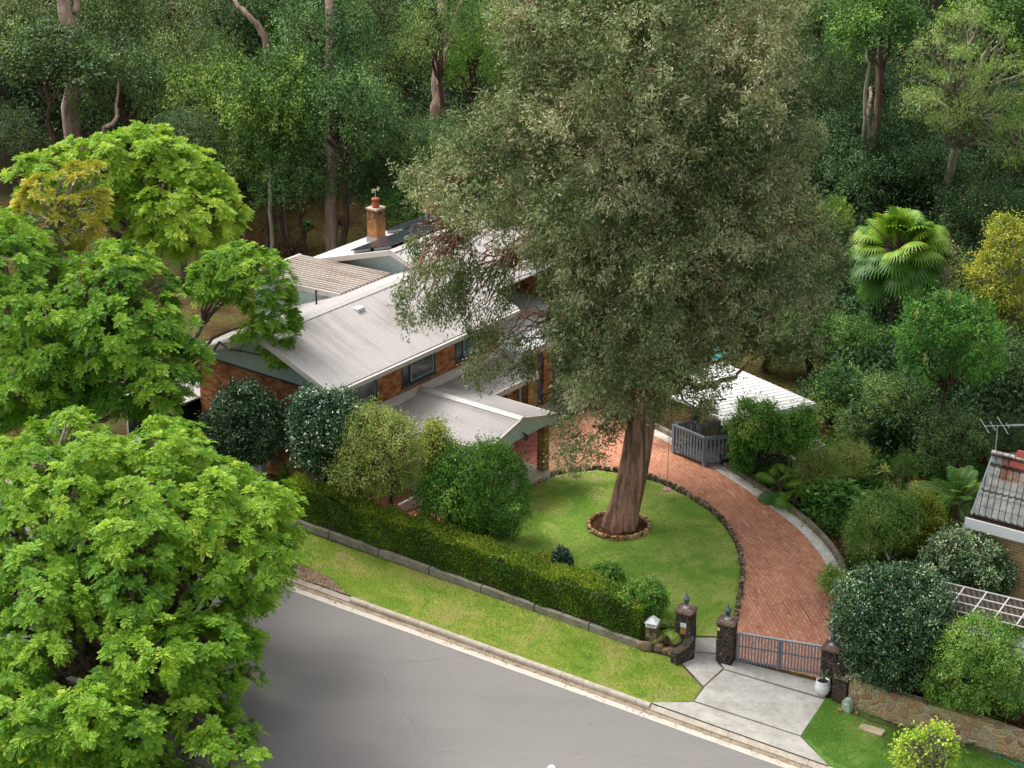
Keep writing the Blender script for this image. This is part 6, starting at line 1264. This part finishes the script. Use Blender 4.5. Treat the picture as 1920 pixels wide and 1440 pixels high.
FT = [
 # px, py, rx, ry, depth, variant, colour, label
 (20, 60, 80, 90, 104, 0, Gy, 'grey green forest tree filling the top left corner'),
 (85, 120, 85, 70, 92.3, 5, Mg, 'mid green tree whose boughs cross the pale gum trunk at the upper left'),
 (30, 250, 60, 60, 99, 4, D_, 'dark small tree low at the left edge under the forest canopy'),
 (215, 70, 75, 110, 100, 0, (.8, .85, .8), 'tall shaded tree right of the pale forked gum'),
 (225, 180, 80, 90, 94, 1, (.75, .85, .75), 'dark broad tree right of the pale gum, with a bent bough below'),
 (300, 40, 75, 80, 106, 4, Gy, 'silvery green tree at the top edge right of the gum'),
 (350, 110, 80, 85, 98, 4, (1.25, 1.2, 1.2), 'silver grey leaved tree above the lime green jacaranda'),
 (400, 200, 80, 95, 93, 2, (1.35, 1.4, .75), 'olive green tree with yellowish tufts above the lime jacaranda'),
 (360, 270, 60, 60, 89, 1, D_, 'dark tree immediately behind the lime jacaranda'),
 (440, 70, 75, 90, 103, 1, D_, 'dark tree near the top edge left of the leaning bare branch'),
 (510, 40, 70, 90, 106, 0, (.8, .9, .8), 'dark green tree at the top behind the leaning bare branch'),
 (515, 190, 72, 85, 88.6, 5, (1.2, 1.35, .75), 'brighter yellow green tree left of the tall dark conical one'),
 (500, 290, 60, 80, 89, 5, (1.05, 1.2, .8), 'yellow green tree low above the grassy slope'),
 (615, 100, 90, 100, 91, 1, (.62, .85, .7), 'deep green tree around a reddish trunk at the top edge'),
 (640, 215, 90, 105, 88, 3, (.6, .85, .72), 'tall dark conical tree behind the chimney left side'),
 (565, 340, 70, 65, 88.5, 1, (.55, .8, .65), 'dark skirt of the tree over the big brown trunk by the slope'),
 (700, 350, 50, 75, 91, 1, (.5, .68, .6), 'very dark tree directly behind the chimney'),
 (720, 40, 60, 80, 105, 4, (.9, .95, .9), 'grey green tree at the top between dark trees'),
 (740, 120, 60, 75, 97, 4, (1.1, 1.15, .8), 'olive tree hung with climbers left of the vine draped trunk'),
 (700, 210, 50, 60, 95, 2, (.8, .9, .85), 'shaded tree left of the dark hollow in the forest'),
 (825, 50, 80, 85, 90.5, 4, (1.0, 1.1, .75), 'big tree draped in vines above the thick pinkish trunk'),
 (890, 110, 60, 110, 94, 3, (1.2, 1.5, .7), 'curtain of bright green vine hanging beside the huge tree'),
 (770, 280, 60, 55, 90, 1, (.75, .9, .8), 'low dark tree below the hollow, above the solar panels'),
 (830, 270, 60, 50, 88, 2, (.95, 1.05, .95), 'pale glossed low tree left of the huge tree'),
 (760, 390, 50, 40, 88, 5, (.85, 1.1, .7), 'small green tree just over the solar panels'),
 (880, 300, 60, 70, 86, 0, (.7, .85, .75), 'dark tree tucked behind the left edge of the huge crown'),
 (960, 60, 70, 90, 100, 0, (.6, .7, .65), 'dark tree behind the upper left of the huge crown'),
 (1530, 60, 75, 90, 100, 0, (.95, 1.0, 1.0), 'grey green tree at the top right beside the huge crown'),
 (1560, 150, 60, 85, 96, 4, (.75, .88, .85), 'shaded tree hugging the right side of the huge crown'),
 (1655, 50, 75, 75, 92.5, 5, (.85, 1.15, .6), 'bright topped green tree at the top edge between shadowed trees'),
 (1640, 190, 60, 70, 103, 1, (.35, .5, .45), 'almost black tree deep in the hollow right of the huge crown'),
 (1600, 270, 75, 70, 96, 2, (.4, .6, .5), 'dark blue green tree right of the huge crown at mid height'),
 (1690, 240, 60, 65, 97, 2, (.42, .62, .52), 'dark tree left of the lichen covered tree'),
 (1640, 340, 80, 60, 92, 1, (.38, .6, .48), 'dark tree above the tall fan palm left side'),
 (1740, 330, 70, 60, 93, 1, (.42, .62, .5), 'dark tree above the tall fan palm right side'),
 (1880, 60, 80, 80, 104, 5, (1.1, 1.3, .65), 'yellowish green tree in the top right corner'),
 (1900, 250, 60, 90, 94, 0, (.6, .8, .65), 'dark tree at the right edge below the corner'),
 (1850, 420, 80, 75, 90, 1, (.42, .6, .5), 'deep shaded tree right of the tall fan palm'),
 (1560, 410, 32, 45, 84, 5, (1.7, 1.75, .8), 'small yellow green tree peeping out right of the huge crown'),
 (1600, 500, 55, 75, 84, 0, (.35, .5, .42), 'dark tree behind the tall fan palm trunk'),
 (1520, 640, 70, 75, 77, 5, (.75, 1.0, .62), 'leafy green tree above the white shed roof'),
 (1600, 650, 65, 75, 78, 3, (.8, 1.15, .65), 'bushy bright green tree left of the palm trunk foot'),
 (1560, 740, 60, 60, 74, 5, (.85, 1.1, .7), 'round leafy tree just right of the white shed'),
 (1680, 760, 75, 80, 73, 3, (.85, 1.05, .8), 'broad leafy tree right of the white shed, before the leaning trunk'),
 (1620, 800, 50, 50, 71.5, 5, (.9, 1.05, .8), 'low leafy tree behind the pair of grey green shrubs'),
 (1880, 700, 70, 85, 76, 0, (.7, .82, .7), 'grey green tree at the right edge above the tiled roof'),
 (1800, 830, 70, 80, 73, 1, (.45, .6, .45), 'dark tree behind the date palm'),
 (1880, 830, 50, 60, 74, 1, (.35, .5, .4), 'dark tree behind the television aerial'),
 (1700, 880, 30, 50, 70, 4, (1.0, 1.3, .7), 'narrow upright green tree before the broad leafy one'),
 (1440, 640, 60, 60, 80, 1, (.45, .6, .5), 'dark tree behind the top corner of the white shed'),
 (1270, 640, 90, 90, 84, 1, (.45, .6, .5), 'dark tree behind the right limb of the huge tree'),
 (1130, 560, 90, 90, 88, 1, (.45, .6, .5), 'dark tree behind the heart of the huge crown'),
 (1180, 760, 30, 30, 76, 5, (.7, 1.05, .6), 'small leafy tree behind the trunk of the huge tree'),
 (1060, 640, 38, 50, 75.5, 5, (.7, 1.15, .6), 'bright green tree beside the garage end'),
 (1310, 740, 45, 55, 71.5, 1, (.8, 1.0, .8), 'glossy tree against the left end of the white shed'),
]
for (px, py, rx, ry, dep, var, col, lab) in FT:
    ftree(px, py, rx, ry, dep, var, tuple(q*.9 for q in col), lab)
# feathery tree with cream flower spikes, yellow-tipped tree, lichen tree
U1 = [(1690, 620), (1710, 575), (1760, 550), (1820, 560), (1870, 590), (1880, 650), (1870, 700), (1800, 720), (1720, 710), (1690, 670)]
root, lb, P = tree('umbrella_tree', U1, 68.0, 2, 28, wx(1752, 880), 'rich green feathery tree with cream flower spikes right of the tall palm', leaf='L_mid', seed=201, tr=.09, spacing=.34, spread=.15, n=34, L=.15, Wd=.045, tint=(.0, .7), squash=.45, color=(.85, 1.0, .8), topf=.3, space=1.25)
rg = np.random.default_rng(4)
for i in rg.permutation(len(lb))[:9]:
    c = lb[i][:3]+[0, -lb[i][3]*.5, lb[i][3]*.6]; mb = MB(); q = c+rg.normal(0, [.04, .04, .12], (70, 3)); diamonds(mb, q, rg.normal(size=q.shape)+[0, 0, .8], rg.normal(size=q.shape), .06, .04, rg.random(70)); mb.build('flower_spike', MT['L_cream'], root, shift=root.location)
Yt = [(1810, 520), (1835, 490), (1870, 400), (1900, 410), (1960, 480), (1960, 600), (1900, 620), (1870, 600), (1840, 560)]
tree('yellow_tipped_tree', Yt, 76, 2, 20, wx(1870, 700), 'open tree with orange yellow leaf tips at the right edge', leaf='L_yellow', bark_='greybark', seed=211, tr=.1, spacing=.36, spread=.15, n=26, L=.13, Wd=.06, tint=(.2, 1), space=1.25, frac=1., topf=.1)
TW = [(1700, 480), (1740, 440), (1780, 440), (1810, 490), (1780, 560), (1720, 560)]
tree('twiggy_tree', TW, 79, 1.2, 18, wx(1742, 640), 'half bare twiggy tree partly hiding the tall palm', leaf='L_fine', bark_='gumbark', seed=215, tr=.05, spacing=.4, spread=.16, n=14, L=.1, Wd=.03, tint=(.5, 1), space=1.5, frac=1., topf=.1)
LT = [(1690, 190), (1710, 90), (1760, 30), (1830, 10), (1890, 60), (1960, 110), (1960, 260), (1900, 330), (1870, 300), (1830, 230), (1790, 250), (1740, 240), (1680, 200)]
lt = lobes(LT, 88, 2.6, 30, 221, back=.2, space=1.45)
root, _, _ = tree('lichen_tree', LT, 88, 2, 24, wx(1762, 400), 'pale trunked tree with layered grey green foliage at the upper right', lob=lt, leaf='L_fine', bark_='greybark', seed=222, tr=.24, spacing=.4, spread=.16, n=26, L=.15, Wd=.035, tint=(.2, .9), squash=.3, topf=.15, frac=1., color=(.78, .92, .9), wig=.2)
# leaning bare trunk and slim trunk on the right
def bare(name, pts, deps, r0, r1, mat, label, seed=0, subs=()):
    P = [atdep(px, py, d) for (px, py), d in zip(pts, deps)]; P[0][2] = float(G(P[0][0], P[0][1]))-.2; b = P[0].copy()
    root = plant(name, b, label, 'tree'); rg = np.random.default_rng(seed); mb = MB()
    def go(P, r0, r1):
        P = np.array(P); tt = np.linspace(0, len(P)-1, 16); Q = np.array([np.interp(tt, np.arange(len(P)), P[:, k]) for k in range(3)]).T; Q[1:-1] += rg.normal(0, .04, (14, 3)); mb.tube(Q, np.linspace(r0, r1, 16), 12)
    go(P, r0, r1)
    for sp_, sd_, a, c in subs: go([atdep(x, y, d) for (x, y), d in zip(sp_, sd_)], a, c)
    mb.build('trunk', MT[mat], root, True, shift=b); return root, b
bare('leaning_gum', [(1795, 868), (1810, 820), (1835, 750), (1852, 690), (1880, 640)], [70, 71, 73, 75, 76], .17, .06, 'greybark', 'leaning lichen spotted trunk left of the television aerial', 1, [([(1812, 838), (1835, 832), (1862, 820)], [70.9, 71, 71.5], .09, .05)])
bare('slim_trunk', [(1748, 895), (1752, 830), (1762, 760), (1785, 700), (1790, 660)], [70, 71, 73, 74.5, 75], .09, .05, 'gumbark', 'slim straight brown trunk right of the broad leafy tree', 2, [([(1756, 790), (1748, 740), (1742, 700)], [72, 73, 74], .05, .03)])
# the big trunks in the forest
root, b = bare('gum_tree', [(140, 310), (134, 200), (130, 100), (128, 50), (118, 0), (108, -60)], [96, 96, 96.2, 96.3, 96.5, 97], .46, .26, 'gumbark', 'tall pale gum forking near the top left of the picture', 3, [([(130, 60), (140, 20), (155, -50)], [96.3, 96.6, 97], .2, .12)])
bare('brown_trunk_tree', [(622, 448), (620, 380), (620, 300), (618, 200), (617, 80), (615, -60)], [88.3, 88.3, 88.5, 89, 90, 92], .30, .16, 'gumbark', 'thick straight pinkish brown trunk at the edge of the grassy slope', 4)
bare('vine_trunk', [(818, 260), (820, 200), (822, 150), (828, 60), (832, -30), (835, -90)], [92, 92, 92.5, 93, 94, 95], .36, .14, 'gumbark', 'thick trunk in the dark hollow left of the huge tree', 5, [([(822, 160), (845, 60), (870, -20)], [92, 93, 94], .1, .05)])
bare('red_trunk', [(157, 300), (155, 200), (154, 60), (158, -40)], [101, 101, 101, 102], .14, .1, 'darkbark', 'slimmer reddish trunk close behind the pale gum', 6)
bare('bent_bough', [(185, 262), (195, 240), (218, 226), (220, 195), (222, 150)], [90.5, 90.5, 90.5, 91.5, 93], .13, .05, 'gumbark', 'bent bare bough curving up above the lime jacaranda', 7)
bare('leaning_branch_tree', [(520, 130), (500, 80), (480, 45), (462, 25), (440, 5), (425, -30)], [90, 90, 90, 90, 90.5, 91], .18, .06, 'gumbark', 'bare pinkish branch leaning left at the top of the forest', 8)
bare('slim_trunk', [(505, 395), (507, 370), (506, 345), (508, 300)], [87, 87, 87.2, 88], .09, .06, 'greybark', 'short crooked pale trunk on the grassy slope', 9)
for i, (px, y0, y1, lab) in enumerate(((1645, 145, 95, 'thin reddish trunk in the shadowed hollow, upper one'), (1628, 225, 185, 'thin reddish trunk in the shadowed hollow, lower one'), (1625, 150, 90, 'thin grey stem left of the upper reddish trunk'))):
    bare('shadow_trunk', [(px, y0+25), (px+2, (y0+y1)/2), (px+3, y1), (px+4, y1-20)], [93, 93, 93.5, 96], .1, .07, 'gumbark' if i < 2 else 'greybark', lab, 20+i)
# tall fan palm
pb = wx(1668, 668); fanpalm('tall_fan_palm', pb, 6, 120, .82, 1.5, 'tall fan palm with a round shaggy head of bright fronds above the right garden', 230, tr=.17, dead=22, color=(1.08, 1.0, .75), topc=atdep(1688, 470, float(pb[1])+.3))
fanpalm('fan_palm', wx(1650, 690), .5, 16, .9, 1.1, 'short fan palm with a brown skirt at the foot of the tall fan palm', 233, tr=.14, dead=10, color=(.85, 1, .85))
fanpalm('fan_palm', gp(345, 520), 2.0, 22, .75, .8, 'fan palm with dead brown fronds between the jacarandas', 235, tr=.14, dead=18, color=(1.1, 1, .8))
featherpalm('feather_palm', np.array([-14.6, 50.5, float(G(-14.6, 50.5))]), 2.6, 18, 2.0, 'dark feathery palm at the left edge beneath the street jacaranda', 236, tint=.2)
featherpalm('feather_palm', np.array([-12.5, 45.6, float(G(-12.5, 45.6))]), 1.8, 18, 1.8, 'feathery palm in the bottom left corner', 237, tint=.3)
bn = np.array([-11.9, 44.6, float(G(-11.9, 44.6))]); root = plant('banana_plant', bn, 'banana plant whose broad yellow leaf shows in the bottom left corner', 'plant'); mb = MB()
c0 = atdep(-40, 1470, 45.4); c1 = atdep(70, 1412, 45.4); blades(mb, c0[None], (c1-c0)[None], np.array([[0, -.8, .6]]), np.linalg.norm(c1-c0), .38, .05, np.array([.85]), (.3, .8, 1, 1, .9, .6, .1))
for az in (1.5, 3.2, 4.6): blades(mb, (bn+[0, 0, 1.8])[None], np.array([[math.cos(az), math.sin(az), .8]]), np.array([[0, 0, 1.]]), 1.5, .4, .4, np.array([.3]), (.1, .8, 1, 1, .8, .1))
mb.build('leaves', MT['L_banana'], root, shift=bn); mb = MB(); mb.tube(np.array([bn, bn+[0, 0, 1], (c0+bn+[0, 0, 1.9])/2]), [.1, .08, .05], 8); mb.build('stem', MT['palmbark'], root, True, shift=bn)
# undergrowth: one mass of dark leaves over the slope (nobody could count it)
rg = np.random.default_rng(77); k = 6500
x = rg.uniform(-33, 38, k); y = rg.uniform(84, 128, k)
clear = ((x < -3) & (y < 92.5+.1*x)) | ((x < -17) & (y < 97))
x, y = x[~clear], y[~clear]; x2 = rg.uniform(7.5, 30, 3400); y2 = rg.uniform(66.5, 86, 3400); m2 = ((x2 > 12.4) & (y2 > 66.5+(x2-12.4)*.0)) | (y2 > 79); x = np.r_[x, x2[m2]]; y = np.r_[y, y2[m2]]
z = G(x, y); h_ = rg.uniform(.2, 1.7, len(x)); C = np.c_[x, y, z+h_]; n = 34; P = np.repeat(C, n, 0)+rg.normal(size=(len(C)*n, 3))*[.45, .45, .35]
mb = MB(); tt = np.repeat(rg.uniform(0, .5, len(C)), n); diamonds(mb, P, rg.normal(size=P.shape)+[0, 0, .2], rg.normal(size=P.shape)*.6+[0, 0, 1], .26*rg.uniform(.7, 1.3, len(P)), .11, np.clip(tt+rg.normal(0, .1, len(P)), 0, 1))
ug = mb.build('undergrowth', MT['L_forest'], kind='stuff', label='dark leafy undergrowth covering the forest floor', cat='undergrowth'); ug.color = (.45, .62, .5, 1)
